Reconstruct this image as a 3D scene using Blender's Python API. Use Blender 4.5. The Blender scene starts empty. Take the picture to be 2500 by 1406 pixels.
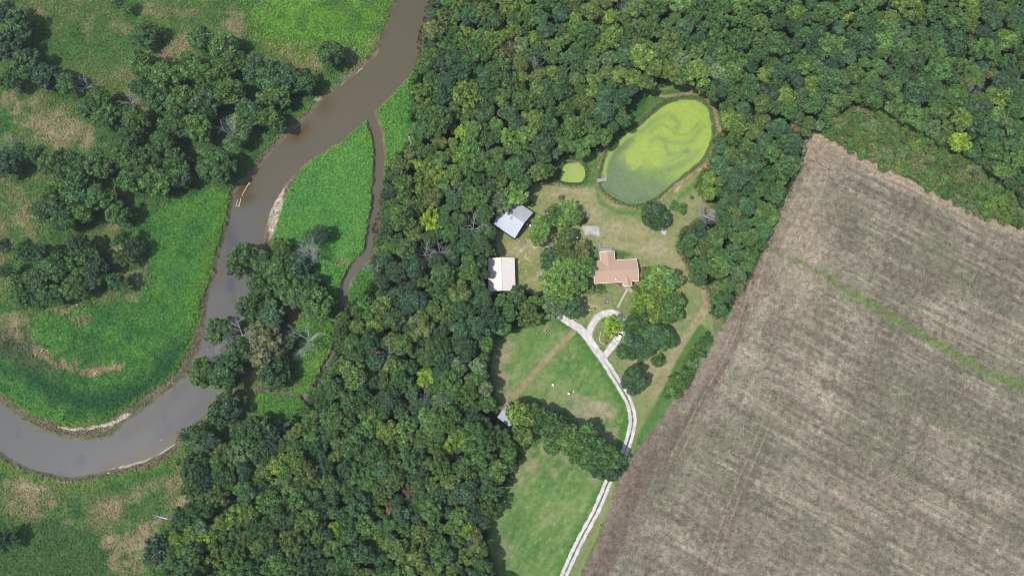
import bpy, bmesh, math, random
import numpy as np
from mathutils import Vector, Matrix
R = math.radians
rng = np.random.default_rng(11)
random.seed(11)

# ------------------------------------------------------------------ camera, sky, sun, exposure
H = 250.0            # camera height (m)
TILT = R(11.8)
F = 1664.0           # focal length in photo pixels (photo 2500 px wide)
sc = bpy.context.scene
cam_d = bpy.data.cameras.new("camera"); cam = bpy.data.objects.new("camera", cam_d)
sc.collection.objects.link(cam); sc.camera = cam
cam_d.sensor_width = 36.0; cam_d.lens = 36.0 * F / 2500.0
cam_d.clip_start = 1.0; cam_d.clip_end = 20000.0
cam.location = (0, 0, H); cam.rotation_euler = (TILT, 0, 0)

SUN_EL = R(65); SHADOW_AZ = R(30)      # shadows fall towards right and up
to_sun = Vector((-math.cos(SHADOW_AZ) * math.cos(SUN_EL), -math.sin(SHADOW_AZ) * math.cos(SUN_EL), math.sin(SUN_EL)))
w = bpy.data.worlds.new("World"); sc.world = w; w.use_nodes = True
wn = w.node_tree.nodes; wl = w.node_tree.links
sky = wn.new("ShaderNodeTexSky"); sky.sky_type = 'NISHITA'; sky.sun_disc = False
sky.sun_elevation = SUN_EL
sky.sun_rotation = math.atan2(to_sun.x, to_sun.y)
sky.air_density = 1.0; sky.dust_density = 2.0
wl.new(sky.outputs[0], wn['Background'].inputs[0]); wn['Background'].inputs[1].default_value = 0.13
sun_d = bpy.data.lights.new("sun", 'SUN'); sun_d.energy = 3.4; sun_d.angle = R(0.6); sun_d.color = (1.0, 0.95, 0.88)
sun = bpy.data.objects.new("sun", sun_d); sc.collection.objects.link(sun)
sun.rotation_euler = (-to_sun).to_track_quat('-Z', 'Y').to_euler()
sc.view_settings.view_transform = 'Standard'; sc.view_settings.look = 'None'
sc.view_settings.gamma = 1.0; sc.view_settings.exposure = 0.08
sc.render.filter_size = 1.0; sc.cycles.filter_width = 1.0
sc.cycles.max_bounces = 6; sc.cycles.diffuse_bounces = 3

# ------------------------------------------------------------------ geometry of the view: photo pixel -> world point
ct, st = math.cos(TILT), math.sin(TILT)
def P(px, py, z=0.0):
    u = (px - 1250.0) / F; v = (703.0 - py) / F
    dy = v * ct + st; dz = v * st - ct
    s = (z - H) / dz
    return Vector((s * u, s * dy, z))
def unproj(x, y, z=0.0):                # arrays of world points -> photo pixels
    zc = -(y * (-st) + (z - H) * ct)     # depth along the view axis
    yc = y * ct + (z - H) * st
    zc = y * st - (z - H) * ct
    return 1250.0 + F * x / zc, 703.0 - F * yc / zc
def depth(y, z): return y * st - (z - H) * ct

# ------------------------------------------------------------------ helpers
col = sc.collection
def lin(c): 
    c = c / 255.0
    return c / 12.92 if c <= 0.04045 else ((c + 0.055) / 1.055) ** 2.4
LIGHT = 1.30
def A(r, g, b):                          # albedo that shows as this colour in full light
    return np.array([min(lin(c) / LIGHT, 0.85) for c in (r, g, b)])
def tag(o, label=None, cat=None, group=None, kind=None):
    if label: o['label'] = label
    if cat: o['category'] = cat
    if group: o['group'] = group
    if kind: o['kind'] = kind
    return o
def empty(name, loc=(0, 0, 0), rz=0, label=None, cat=None, group=None):
    o = bpy.data.objects.new(name, None); col.objects.link(o)
    o.location = loc; o.rotation_euler = (0, 0, rz); o.empty_display_size = 0.5
    return tag(o, label, cat, group)
def link(name, me, parent=None, loc=None):
    o = bpy.data.objects.new(name, me); col.objects.link(o)
    if parent: o.parent = parent
    if loc is not None: o.location = loc
    return o
def np_mesh(name, verts, faces, mats, fcol=None, smooth=False, vcol=None):
    """verts (n,3), faces (m,k) int array"""
    me = bpy.data.meshes.new(name)
    n, m, k = len(verts), len(faces), faces.shape[1]
    me.vertices.add(n); me.loops.add(m * k); me.polygons.add(m)
    me.vertices.foreach_set("co", np.asarray(verts, np.float32).ravel())
    me.loops.foreach_set("vertex_index", np.asarray(faces, np.int32).ravel())
    me.polygons.foreach_set("loop_start", np.arange(0, m * k, k, dtype=np.int32))
    me.polygons.foreach_set("loop_total", np.full(m, k, dtype=np.int32))
    if smooth: me.polygons.foreach_set("use_smooth", np.ones(m, dtype=bool))
    for mt in (mats if isinstance(mats, (list, tuple)) else [mats]): me.materials.append(mt)
    me.update(calc_edges=True)
    if fcol is not None:
        a = me.attributes.new("tone", 'FLOAT_COLOR', 'FACE')
        a.data.foreach_set("color", np.concatenate([fcol, np.ones((m, 1))], 1).astype(np.float32).ravel())
    if vcol is not None:
        a = me.attributes.new("tone", 'FLOAT_COLOR', 'POINT')
        a.data.foreach_set("color", (vcol if vcol.shape[1] == 4 else np.concatenate([vcol, np.ones((n, 1))], 1)).astype(np.float32).ravel())
    return me

class MB:                                # collects boxes, prisms, tubes; build() makes ONE mesh object
    def __init__(s): s.v = []; s.f = []
    def add(s, vs, fs):
        b = len(s.v); s.v += [tuple(v) for v in vs]; s.f += [tuple(i + b for i in f) for f in fs]; return s
    def box(s, c, size, rz=0, M=None):
        x, y, z = [d / 2 for d in size]
        vs = [Vector((i * x, j * y, k * z)) for i in (-1, 1) for j in (-1, 1) for k in (-1, 1)]
        Q = Matrix.Rotation(rz, 3, 'Z') if M is None else M
        vs = [Q @ v + Vector(c) for v in vs]
        return s.add(vs, [(0, 1, 3, 2), (4, 6, 7, 5), (0, 4, 5, 1), (2, 3, 7, 6), (0, 2, 6, 4), (1, 5, 7, 3)])
    def prism(s, pts, z0, z1):           # pts: 2d polygon, counter-clockwise
        n = len(pts)
        vs = [(p[0], p[1], z0) for p in pts] + [(p[0], p[1], z1) for p in pts]
        return s.add(vs, [tuple(range(n - 1, -1, -1)), tuple(range(n, 2 * n))] + [(i, (i + 1) % n, n + (i + 1) % n, n + i) for i in range(n)])
    def slab(s, quad, t):                # quad of 3d points given thickness t downward
        q = [Vector(p) for p in quad]; n = len(q)
        return s.add(q + [p - Vector((0, 0, t)) for p in q], [tuple(range(n)), tuple(range(2 * n - 1, n - 1, -1))] + [(i, n + i, n + (i + 1) % n, (i + 1) % n) for i in range(n)])
    def tube(s, a, b, r0, r1=None, n=7, caps=True):
        a, b = Vector(a), Vector(b); r1 = r0 if r1 is None else r1
        d = (b - a).normalized(); x = d.orthogonal().normalized(); y = d.cross(x)
        vs = []
        for p, r in ((a, r0), (b, r1)):
            for i in range(n):
                t = 2 * math.pi * i / n; vs.append(p + x * (r * math.cos(t)) + y * (r * math.sin(t)))
        fs = [(i, (i + 1) % n, n + (i + 1) % n, n + i) for i in range(n)]
        if caps: fs += [tuple(range(n - 1, -1, -1)), tuple(range(n, 2 * n))]
        return s.add(vs, fs)
    def ring(s, c, r_out, r_in, z0, z1, n=28, sx=1.0, sy=1.0):
        vs = []
        for r, z in ((r_in, z0), (r_out, z0), (r_out, z1), (r_in, z1)):
            for i in range(n):
                t = 2 * math.pi * i / n; vs.append((c[0] + r * sx * math.cos(t), c[1] + r * sy * math.sin(t), z))
        fs = []
        for q in range(4):
            for i in range(n):
                fs.append((q * n + i, q * n + (i + 1) % n, ((q + 1) % 4) * n + (i + 1) % n, ((q + 1) % 4) * n + i))
        return s.add(vs, fs)
    def build(s, name, mat, parent=None, bevel=0):
        me = bpy.data.meshes.new(name); me.from_pydata(s.v, [], s.f)
        bm = bmesh.new(); bm.from_mesh(me); bmesh.ops.recalc_face_normals(bm, faces=bm.faces)
        if bevel: bmesh.ops.bevel(bm, geom=bm.edges, offset=bevel, segments=2, affect='EDGES')
        bm.to_mesh(me); bm.free(); me.materials.append(mat)
        return link(name, me, parent)

def mat(name): 
    m = bpy.data.materials.new(name); m.use_nodes = True
    return m, m.node_tree.nodes, m.node_tree.links, m.node_tree.nodes['Principled BSDF']
def simple_mat(name, c, rough=0.7, var=0.12, scale=1.5, metal=0.0, ribs=None, spec=0.4):
    m, N, Lk, b = mat(name)
    tc = N.new('ShaderNodeTexCoord'); no = N.new('ShaderNodeTexNoise'); no.inputs['Scale'].default_value = scale; no.inputs['Detail'].default_value = 6
    Lk.new(tc.outputs['Object'], no.inputs['Vector'])
    mr = N.new('ShaderNodeMapRange'); mr.inputs['From Min'].default_value = 0.25; mr.inputs['From Max'].default_value = 0.75
    mr.inputs['To Min'].default_value = 1 - var; mr.inputs['To Max'].default_value = 1 + var
    Lk.new(no.outputs[0], mr.inputs['Value'])
    mx = N.new('ShaderNodeVectorMath'); mx.operation = 'SCALE'; mx.inputs[0].default_value = tuple(c); Lk.new(mr.outputs[0], mx.inputs['Scale'])
    Lk.new(mx.outputs[0], b.inputs['Base Color'])
    b.inputs['Roughness'].default_value = rough; b.inputs['Metallic'].default_value = metal
    b.inputs['Specular IOR Level'].default_value = spec
    if ribs:
        wv = N.new('ShaderNodeTexWave'); wv.inputs['Scale'].default_value = ribs[1]; wv.bands_direction = ribs[0]
        Lk.new(tc.outputs['Object'], wv.inputs['Vector'])
        bp = N.new('ShaderNodeBump'); bp.inputs['Strength'].default_value = 0.5; bp.inputs['Distance'].default_value = 0.05
        Lk.new(wv.outputs['Fac'], bp.inputs['Height']); Lk.new(bp.outputs[0], b.inputs['Normal'])
    return m

# ------------------------------------------------------------------ numpy noise and pixel-space masks
def vnoise(x, y, seed):
    xi = np.floor(x).astype(np.int64); yi = np.floor(y).astype(np.int64); xf = x - xi; yf = y - yi
    xf = xf * xf * (3 - 2 * xf); yf = yf * yf * (3 - 2 * yf)
    def h(a, b):
        n = (a * 374761393 + b * 668265263 + seed * 1442695041) & 0xffffffff
        n = ((n ^ (n >> 13)) * 1274126177) & 0xffffffff
        n = n ^ (n >> 16)
        return (n & 0xffff) / 65535.0
    return (h(xi, yi) * (1 - xf) + h(xi + 1, yi) * xf) * (1 - yf) + (h(xi, yi + 1) * (1 - xf) + h(xi + 1, yi + 1) * xf) * yf
def fbm(x, y, scale, seed, oct=4, gain=0.55):
    s = np.zeros_like(x, dtype=float); a = 1.0; t = 0.0; f = 1.0 / scale
    for o in range(oct):
        s += a * vnoise(x * f + 17.3 * o, y * f - 9.1 * o, seed + o * 7); t += a; a *= gain; f *= 2.03
    return s / t
def sstep(x, a, b):
    t = np.clip((x - a) / (b - a), 0, 1); return t * t * (3 - 2 * t)
def line_dist(px, py, line, closed=False):
    d = np.full(px.shape, 1e9); L = list(line) + ([line[0]] if closed else [])
    for (x0, y0), (x1, y1) in zip(L[:-1], L[1:]):
        dx, dy = x1 - x0, y1 - y0; q = dx * dx + dy * dy + 1e-9
        t = np.clip(((px - x0) * dx + (py - y0) * dy) / q, 0, 1)
        d = np.minimum(d, (px - x0 - t * dx) ** 2 + (py - y0 - t * dy) ** 2)
    return np.sqrt(d)
def inside(px, py, poly):
    r = np.zeros(px.shape, bool); n = len(poly); j = n - 1
    for i in range(n):
        xi, yi = poly[i]; xj, yj = poly[j]
        if yi != yj:
            r ^= ((yi > py) != (yj > py)) & (px < (xj - xi) * (py - yi) / (yj - yi) + xi)
        j = i
    return r
def sdf(px, py, poly, margin=60):        # positive inside, in photo pixels
    xs = [p[0] for p in poly]; ys = [p[1] for p in poly]
    out = np.full(px.shape, -1e3)
    k = (px > min(xs) - margin) & (px < max(xs) + margin) & (py > min(ys) - margin) & (py < max(ys) + margin)
    if k.any():
        a, b = px[k], py[k]; d = line_dist(a, b, poly, True); out[k] = np.where(inside(a, b, poly), d, -d)
    return out
def ldist(px, py, line, margin=60):
    xs = [p[0] for p in line]; ys = [p[1] for p in line]
    out = np.full(px.shape, 1e3)
    k = (px > min(xs) - margin) & (px < max(xs) + margin) & (py > min(ys) - margin) & (py < max(ys) + margin)
    if k.any(): out[k] = line_dist(px[k], py[k], line)
    return out
def spline(pts, n=6):                    # Catmull-Rom through the points
    out = []
    for i in range(len(pts) - 1):
        p0 = pts[max(i - 1, 0)]; p1 = pts[i]; p2 = pts[i + 1]; p3 = pts[min(i + 2, len(pts) - 1)]
        for k in range(n):
            t = k / n
            out.append(tuple(0.5 * ((2 * p1[a]) + (-p0[a] + p2[a]) * t + (2 * p0[a] - 5 * p1[a] + 4 * p2[a] - p3[a]) * t * t + (-p0[a] + 3 * p1[a] - 3 * p2[a] + p3[a]) * t ** 3) for a in range(len(p1))))
    out.append(tuple(pts[-1])); return out

# ------------------------------------------------------------------ outlines read from the photograph (photo pixels)
WEST = [(975,-60),(968,0),(952,50),(940,95),(918,135),(884,168),(850,192),(826,212),(795,235),(768,268),(735,300),(700,333),(665,368),(632,410),(606,440),(585,455),(572,470),(566,500),(560,540),(547,585),(533,625),(524,670),(512,710),(506,735),(501,794),(489,851),(465,895),(452,925),(425,948),(398,967),(355,997),(313,1027),(292,1048),(270,1067),(240,1076),(213,1078),(175,1074),(142,1067),(112,1057),(85,1047),(55,1030),(28,1013),(0,990),(-60,945)]
EAST_R = [(1058,-60),(1052,0),(1045,50),(1032,90),(1028,130),(1010,165),(985,195),(960,224),(935,248),(912,270)]
EAST_L = [(890,293),(870,308),(845,332),(812,352),(775,374),(742,398),(718,422),(702,440),(686,464),(668,490),(652,522),(646,552),(640,585),(628,618),(618,650),(612,690),(602,720),(588,760),(578,800),(566,850),(552,890),(540,915),(532,942),(526,970),(508,1000),(487,1022),(455,1040),(427,1055),(421,1083),(395,1100),(364,1117),(325,1128),(285,1137),(228,1155),(171,1165),(128,1156),(100,1150),(71,1143),(28,1123),(0,1103),(-60,1065)]
RIVER = WEST + EAST_L[::-1] + EAST_R[::-1]
CREEK = spline([(901,268),(908,295),(919,320),(924,350),(926,390),(927,430),(922,480),(918,520),(911,560),(905,600),(893,626),(868,652),(851,677),(842,705),(838,740),(832,790),(822,840),(810,868),(797,892),(780,930),(762,966),(740,971),(710,962),(680,957),(650,950),(628,953),(610,970),(596,995),(582,1015),(566,1035),(552,1052)], 3)
def creek_w(y_index):                    # half width in pixels along CREEK
    t = y_index / (len(CREEK) - 1)
    return 10 if t < 0.28 else 10 - (t - 0.28) / 0.2 * 5.5 if t < 0.48 else 4.5 - (t - 0.48) / 0.52 * 2.5
POND = spline([(1664,245),(1685,244),(1703,247),(1726,264),(1733,291),(1737,318),(1732,345),(1714,382),(1691,405),(1657,432),(1630,455),(1600,478),(1573,491),(1543,496),(1514,487),(1491,473),(1474,455),(1471,434),(1473,414),(1477,393),(1489,368),(1509,346),(1532,327),(1566,307),(1580,294),(1605,273),(1632,255),(1664,245)], 3)[:-1]
PUDDLE = spline([(1398,397),(1412,398),(1423,406),(1428,420),(1425,434),(1418,442),(1398,443),(1380,441),(1369,437),(1372,424),(1376,410),(1386,400),(1398,397)], 3)[:-1]
FIELD = [(1985,325),(2010,329),(2040,345),(2080,366),(2130,395),(2200,430),(2270,460),(2330,495),(2400,530),(2460,545),(2700,560),(3300,900),(3300,2200),(1180,2000),(1412,1410),(1430,1375),(1450,1340),(1465,1300),(1480,1260),(1490,1215),(1510,1170),(1535,1130),(1560,1095),(1600,1040),(1640,985),(1660,960),(1695,915),(1715,870),(1735,850),(1745,815),(1770,785),(1785,760),(1795,730),(1810,700),(1835,680),(1840,650),(1862,620),(1875,590),(1890,545),(1900,510),(1925,470),(1935,435),(1955,410),(1960,380),(1958,350)]
LUSH_BEND = [(580,452),(520,455),(465,455),(420,475),(380,500),(335,520),(330,560),(350,600),(365,650),(370,690),(340,720),(260,740),(170,745),(110,760),(75,800),(75,835),(110,870),(60,870),(0,800),(-80,780),(-80,935),(0,965),(17,982),(71,1016),(148,1037),(228,1033),(299,1013),(350,985),(395,950),(444,899),(470,814),(490,760),(504,717),(515,680),(530,620),(545,580),(560,530),(566,490)]
LUSH_ISLE = [(890,293),(905,310),(913,345),(914,430),(908,520),(898,600),(870,640),(840,680),(832,740),(815,790),(740,760),(690,690),(668,610),(645,600),(655,560),(670,510),(690,470),(718,430),(745,403),(800,364),(850,333)]
LUSH_EAST = [(1026,150),(985,198),(915,270),(925,300),(935,350),(936,460),(925,560),(960,520),(975,420),(1010,330),(1030,230)]
LUSH_LOW = [(905,640),(880,660),(855,690),(848,745),(880,730),(900,700),(930,660)]
LUSH_S = [(700,790),(800,750),(838,740),(850,800),(830,860),(805,910),(790,960),(800,1010),(760,1045),(640,1035),(600,995),(620,950),(690,935),(715,900),(700,850)]
LUSH_N = [(600,-40),(968,-20),(952,50),(938,95),(915,135),(880,168),(840,190),(800,190),(770,150),(700,130),(620,110),(590,50)]
LAWN = [(1215,620),(1200,560),(1215,515),(1250,480),(1290,450),(1370,440),(1440,400),(1480,360),(1560,300),(1590,215),(1680,205),(1750,240),(1780,320),(1750,390),(1700,440),(1760,520),(1660,560),(1650,610),(1700,690),(1730,700),(1745,815),(1700,910),(1640,985),(1570,1080),(1540,1120),(1510,1150),(1440,1250),(1380,1406),(1420,1406),(1480,1260),(1545,1040),(1500,900),(1440,830),(1370,760),(1330,715),(1200,715)]
PASTURE = [(1370,775),(1400,800),(1440,835),(1480,895),(1515,945),(1537,1000),(1535,1060),(1518,1110),(1490,1170),(1440,1250),(1400,1330),(1370,1410),(1200,1480),(1195,1390),(1190,1290),(1225,1200),(1290,1090),(1320,1080),(1260,1010),(1205,970),(1195,880),(1210,830),(1290,795),(1330,765)]
DRIVE = spline([(1368,770),(1376,777),(1399,792),(1421.6,808),(1441.5,834),(1461.4,862),(1481,890),(1507,932),(1529.7,969),(1541,1000),(1544.5,1030),(1538,1064),(1527,1098),(1512,1130),(1488,1170),(1456,1245),(1416,1319),(1379,1400),(1350,1470),(1300,1600)], 5)
LOOP = spline([(1437,826),(1439,808),(1448,791),(1459,775),(1475,765.5),(1493.6,763.5),(1508,770),(1517,782),(1521,798),(1515,816),(1505,832),(1493,847),(1477,868)], 5)
STRIP = [(1400,812),(1360,850),(1300,915),(1248,978)]
MOWN = [(1722,712),(1728,740),(1712,768),(1690,800),(1655,852),(1635,890),(1621,922),(1595,965)]
GRASS_STRIP = spline([(1868,598),(1900,618),(1960,645),(2010,672),(2080,712),(2150,757),(2220,800),(2300,845),(2380,892),(2440,920),(2500,945),(2700,1040)], 3)
WOODS = {
 'north': [(1045,-120),(1052,0),(1040,60),(1026,95),(1030,130),(1022,165),(1008,215),(1005,260),(1003,310),(998,350),(960,395),(945,425),(935,480),(928,530),(915,560),(918,600),(908,640),(925,670),(905,705),(880,735),(846,748),(824,780),(814,815),(824,850),(818,880),(796,905),(772,940),(752,980),(736,1000),(720,1020),(700,1060),(650,1090),(620,1100),(590,1120),(560,1180),(570,1250),(480,1280),(430,1310),(400,1345),(420,1420),(430,1520),(1220,1520),(1212,1406),(1188,1340),(1190,1290),(1210,1250),(1225,1200),(1240,1180),(1275,1100),(1300,1070),(1245,1050),(1215,1025),(1205,975),(1195,930),(1190,880),(1210,825),(1260,800),(1320,780),(1320,720),(1195,715),(1190,640),(1205,590),(1200,545),(1212,510),(1235,485),(1280,460),(1300,440),(1345,447),(1350,385),(1440,376),(1480,352),(1520,318),(1540,290),(1522,262),(1568,222),(1640,198),(1690,215),(1735,235),(1765,275),(1775,320),(1745,350),(1745,385),(1710,430),(1700,460),(1730,495),(1760,520),(1700,545),(1670,565),(1655,600),(1670,630),(1690,655),(1695,690),(1730,705),(1735,760),(1755,775),(1785,745),(1800,715),(1825,690),(1835,650),(1850,625),(1870,600),(1885,550),(1900,505),(1920,470),(1932,435),(1952,405),(1955,375),(1960,350),(1982,318),(2005,316),(2045,278),(2115,258),(2200,290),(2300,350),(2380,390),(2450,446),(2560,530),(2680,560),(2680,-120)],
}

# trees set one by one: photo px of the crown, radius px, tone, crown family
MEADOW = [ # north-west meadow
 (18,115,46,'deep','f'),(48,52,34,'dark','f'),(62,150,36,'dark','f'),(14,30,28,'deep','f'),(22,196,26,'dark','f'),(118,186,38,'deep','f'),(163,204,28,'dark','l'),(240,238,30,'mid','l'),(214,262,28,'blue','f'),(258,282,34,'mid','f'),(330,290,36,'mid','l'),(363,74,24,'dark','s'),(338,98,20,'dark','s'),
 (495,92,34,'dark','l'),(545,112,38,'mid','l'),(575,150,30,'dark','f'),(352,158,38,'mid','l'),(405,185,40,'mid','f'),(460,160,38,'mid','l'),(516,185,42,'mid','f'),(345,215,28,'dark','f'),(385,238,36,'dark','f'),(442,248,40,'mid','f'),(502,252,40,'blue','f'),(560,225,38,'mid','l'),(620,165,34,'blue','l'),(655,185,40,'blue','l'),(712,190,38,'blue','f'),(748,200,30,'dark','l'),(668,235,38,'mid','f'),(612,275,38,'blue','f'),(650,290,32,'mid','l'),(580,340,28,'mid','l'),(482,312,38,'mid','f'),(425,305,36,'dark','f'),(530,404,46,'dark','r'),(675,300,24,'dark','f'),(310,335,26,'blue','f'),(590,300,26,'lime','f'),
 (400,352,38,'dark','f'),(352,398,44,'dark','f'),(308,380,36,'mid','f'),(430,405,40,'dark','l'),(382,445,38,'mid','l'),(320,440,34,'mid','f'),(438,440,30,'deep','l'),(244,402,36,'dark','f'),(182,402,34,'dark','l'),(122,398,32,'mid','f'),(92,378,24,'dark','s'),(48,372,24,'blue','s'),(16,392,30,'deep','f'),(188,460,40,'dark','l'),(140,478,36,'mid','l'),(238,482,34,'dark','f'),(112,514,34,'dark','l'),(160,534,34,'dark','l'),(206,520,26,'mid','l'),(288,520,30,'dark','f'),(262,480,24,'olive','f'),(302,582,22,'dark','s'),(322,606,22,'deep','s'),(298,630,20,'dark','s'),(190,596,26,'deep','s'),(216,620,24,'dark','s'),(190,642,38,'dark','f'),(140,652,40,'dark','l'),(92,686,34,'dark','l'),(55,690,28,'mid','s'),(232,655,30,'deep','f'),(122,720,28,'dark','s'),(62,726,28,'dark','s'),(180,700,30,'mid','s'),(282,688,22,'dark','s'),(226,684,22,'deep','s'),(12,600,18,'deep','s'),(60,620,22,'dark','s'),(98,612,22,'deep','s'),(12,660,18,'mid','s'),(10,410,24,'dark','f'),(808,130,32,'dark','r'),
 (6,1322,24,'deep','s'),(290,8,16,'blue','s'),
 # trees between the river and the creek
 (594,634,42,'dark','f'),(640,640,30,'dark','l'),(688,610,30,'mid','f'),(676,655,40,'mid','l'),(727,650,34,'blue','f'),(640,700,38,'dark','f'),(700,702,40,'mid','f'),(618,752,40,'dark','f'),(662,765,34,'blue','f'),(772,740,42,'fresh','f'),(760,690,22,'dark','f'),(722,722,30,'pale','s'),(780,570,22,'deep','s'),(752,578,14,'dark','s'),(632,810,34,'khaki','f'),(655,855,50,'khaki','f'),(672,905,42,'deep','f'),(538,806,34,'mid','s'),(590,850,34,'dark','f'),(560,880,30,'blue','s'),(500,908,38,'mid','l'),(548,914,40,'dark','l'),(575,895,26,'deep','l'),(548,1000,42,'deep','f'),(480,1068,38,'dark','l'),(510,1078,26,'deep','l'),(590,1055,30,'dark','s'),(622,1058,40,'dark','s'),(655,1080,34,'deep','s'),(590,1110,34,'pale','f'),(540,1110,26,'olive','s'),(470,1140,36,'dark','s'),(500,1170,34,'deep','s'),(545,1150,30,'dark','s'),(470,1195,28,'dark','s'),(560,1180,26,'mid','s'),(488,1250,36,'dark','s'),(530,1210,26,'olive','s'),(440,1265,26,'dark','s'),(385,1345,34,'deep','s'),(440,1318,28,'lime','f'),(470,1310,26,'lime','f'),(500,1320,24,'gold','f'),(520,1370,30,'lime','f'),(540,1310,28,'mid','f'),(870,800,24,'olive','l'),(700,835,20,'dark','s'),(820,1080,20,'pale','f')]
HOME = [
 (1604,684,40,'lime','l',"broad yellow green maple on the right of the brown roofed house"),(1640,682,28,'fresh','l',None),(1582,668,20,'olive','l',None),(1578,738,40,'lime','l',None),(1612,718,30,'lime','l',None),(1637,752,38,'mid','f',None),(1564,788,38,'dark','f',None),(1598,822,38,'dark','l',None),(1551,832,26,'deep','l',None),(1628,826,26,'dark','f',None),(1590,770,26,'lime','l',None),(1575,852,24,'dark','f',None),(1540,800,19,'dark','f',None),
 (1598,527,35,'dark','r',"round dark green tree alone on the lawn below the large pond"),(1550,929,34,'deep','r',"round very dark tree alone on the lawn right of the drive"),(1494,796,27,'gold','s',"bright yellow green tree standing inside the turning circle"),
 (1384,610,31,'olive','s',None),(1419,612,24,'khaki','s',None),(1340,632,26,'blue','f',None),(1366,650,31,'sunny','s',None),(1399,652,29,'sunny','s',None),(1348,690,29,'sunny','s',None),(1407,690,28,'fresh','s',None),(1382,716,29,'sunny','s',None),(1433,650,21,'fresh','s',None),(1352,755,24,'pale','s',None),(1397,750,29,'blue','f',None),(1380,640,22,'sunny','s',None),(1440,706,13,'pale','s',None),(1465,707,13,'pale','p',None),(1340,735,21,'sunny','s',None),
 (1320,552,24,'sunny','s',None),(1312,580,21,'sunny','s',None),(1352,520,21,'fresh','s',None),(1384,508,22,'sunny','s',None),(1404,530,19,'sunny','s',None),(1350,540,17,'fresh','s',None),(1382,574,21,'olive','f',None),(1372,534,19,'sunny','s',None),
 (1325,1028,35,'dark','l',None),(1356,1046,40,'blue','l',None),(1382,1062,37,'olive','l',None),(1404,1088,35,'mid','l',None),(1434,1068,35,'mid','l',None),(1428,1108,37,'dark','l',None),(1458,1102,35,'dark','l',None),(1484,1118,37,'dark','f',None),(1494,1138,33,'deep','f',None),(1462,1142,31,'dark','f',None),(1350,1085,26,'mid','l',None),
 (1273,1008,38,'lime','l',"big bright yellow green tree shading the red shed"),(1272,1062,30,'olive','l',None),(1302,1004,20,'mid','l',None),(1228,488,34,'pale','s',"pale grey green tree leaning over the silver roofed barn"),(1258,478,30,'sunny','s',None),(1212,484,24,'pale','s',None),
 (1190,985,22,'mid','l',None),(1184,1032,22,'dark','l',None),(1222,738,20,'fresh','f',None),(1262,728,28,'blue','f',None),(1306,735,21,'fresh','l',None),(1192,566,22,'mid','l',None),
 (1045,540,36,'gold','s',"yellow green round crown standing out in the wood left of the barns"),(1125,324,22,'gold','f',None),(1112,376,26,'lime','l',None),(1072,350,20,'lime','l',None),(1012,400,18,'gold','l',None),(1022,450,30,'lime','f',None),(1064,436,30,'lime','f',None),(1040,410,22,'lime','f',None),
 (1040,922,26,'gold','l',None),(920,792,26,'lime','l',None),(640,1150,30,'lime','l',None),(680,1128,28,'lime','l',None),(660,1205,38,'fresh','l',None),(700,1180,30,'fresh','l',None),(610,1250,30,'lime','f',None),(580,1260,34,'lime','f',None),(820,1290,20,'gold','l',None),(805,1340,26,'lime','l',None),(930,1328,28,'lime','l',None),(925,1250,20,'lime','l',None),(1025,1300,36,'olive','f',None),(1140,1290,28,'lime','l',None),(1015,1185,18,'fresh','l',None),(1085,1092,20,'gold','l',None),
 (2438,232,32,'lime','l',None),(2458,100,32,'lime','l',None),(2342,348,28,'gold','l',None),(2070,38,17,'gold','f',None),(1985,208,28,'lime','l',None),(1915,232,28,'lime','l',None),(1872,180,26,'lime','l',None),(1942,30,30,'lime','l',None),(1225,76,10,'gold','f',None),(1140,76,22,'lime','l',None),(1300,98,26,'lime','l',None),(1350,180,24,'lime','l',None),(1512,182,24,'lime','l',None),(1490,40,24,'lime','l',None),(1300,290,30,'lime','l',None),(1450,190,24,'lime','l',None),(1545,190,24,'lime','l',None),(1480,142,24,'pale','f',"pale blue green crown among darker trees above the large pond"),(1240,120,28,'khaki','p',None),(2160,90,44,'fresh','l',None),(2110,110,40,'blue','l',None),(2330,110,44,'blue','l',None),(2240,230,40,'blue','l',None),(2030,110,38,'mid','l',None),(2400,320,40,'blue','f',None),(1960,150,34,'mid','l',None)]
# ------------------------------------------------------------------ ground sheet with river bed, banks and ponds
def axis(a, b, step, far):
    core = np.arange(a, b + step, step); out = [core]
    s = step; x = core[0]; lo = []
    while x > -far: s *= 1.35; x -= s; lo.append(x)
    s = step; x = core[-1]; hi = []
    while x < far: s *= 1.35; x += s; hi.append(x)
    return np.concatenate([np.array(lo[::-1]), core, np.array(hi)])
gx = axis(-214, 214, 0.46, 6000); gy = axis(-56, 180, 0.46, 6000)
GX, GY = np.meshgrid(gx, gy); nx, ny = len(gx), len(gy)
X = GX.ravel(); Y = GY.ravel()
zc = depth(Y, 0.0); ok = zc > 20
U = np.where(ok, 1250 + F * X / np.where(ok, zc, 1), 9e4); V = np.where(ok, 703 - F * (Y * ct - H * st) / np.where(ok, zc, 1), 9e4)
U = np.clip(U, -4000, 6500); V = np.clip(V, -4000, 6500)
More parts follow.
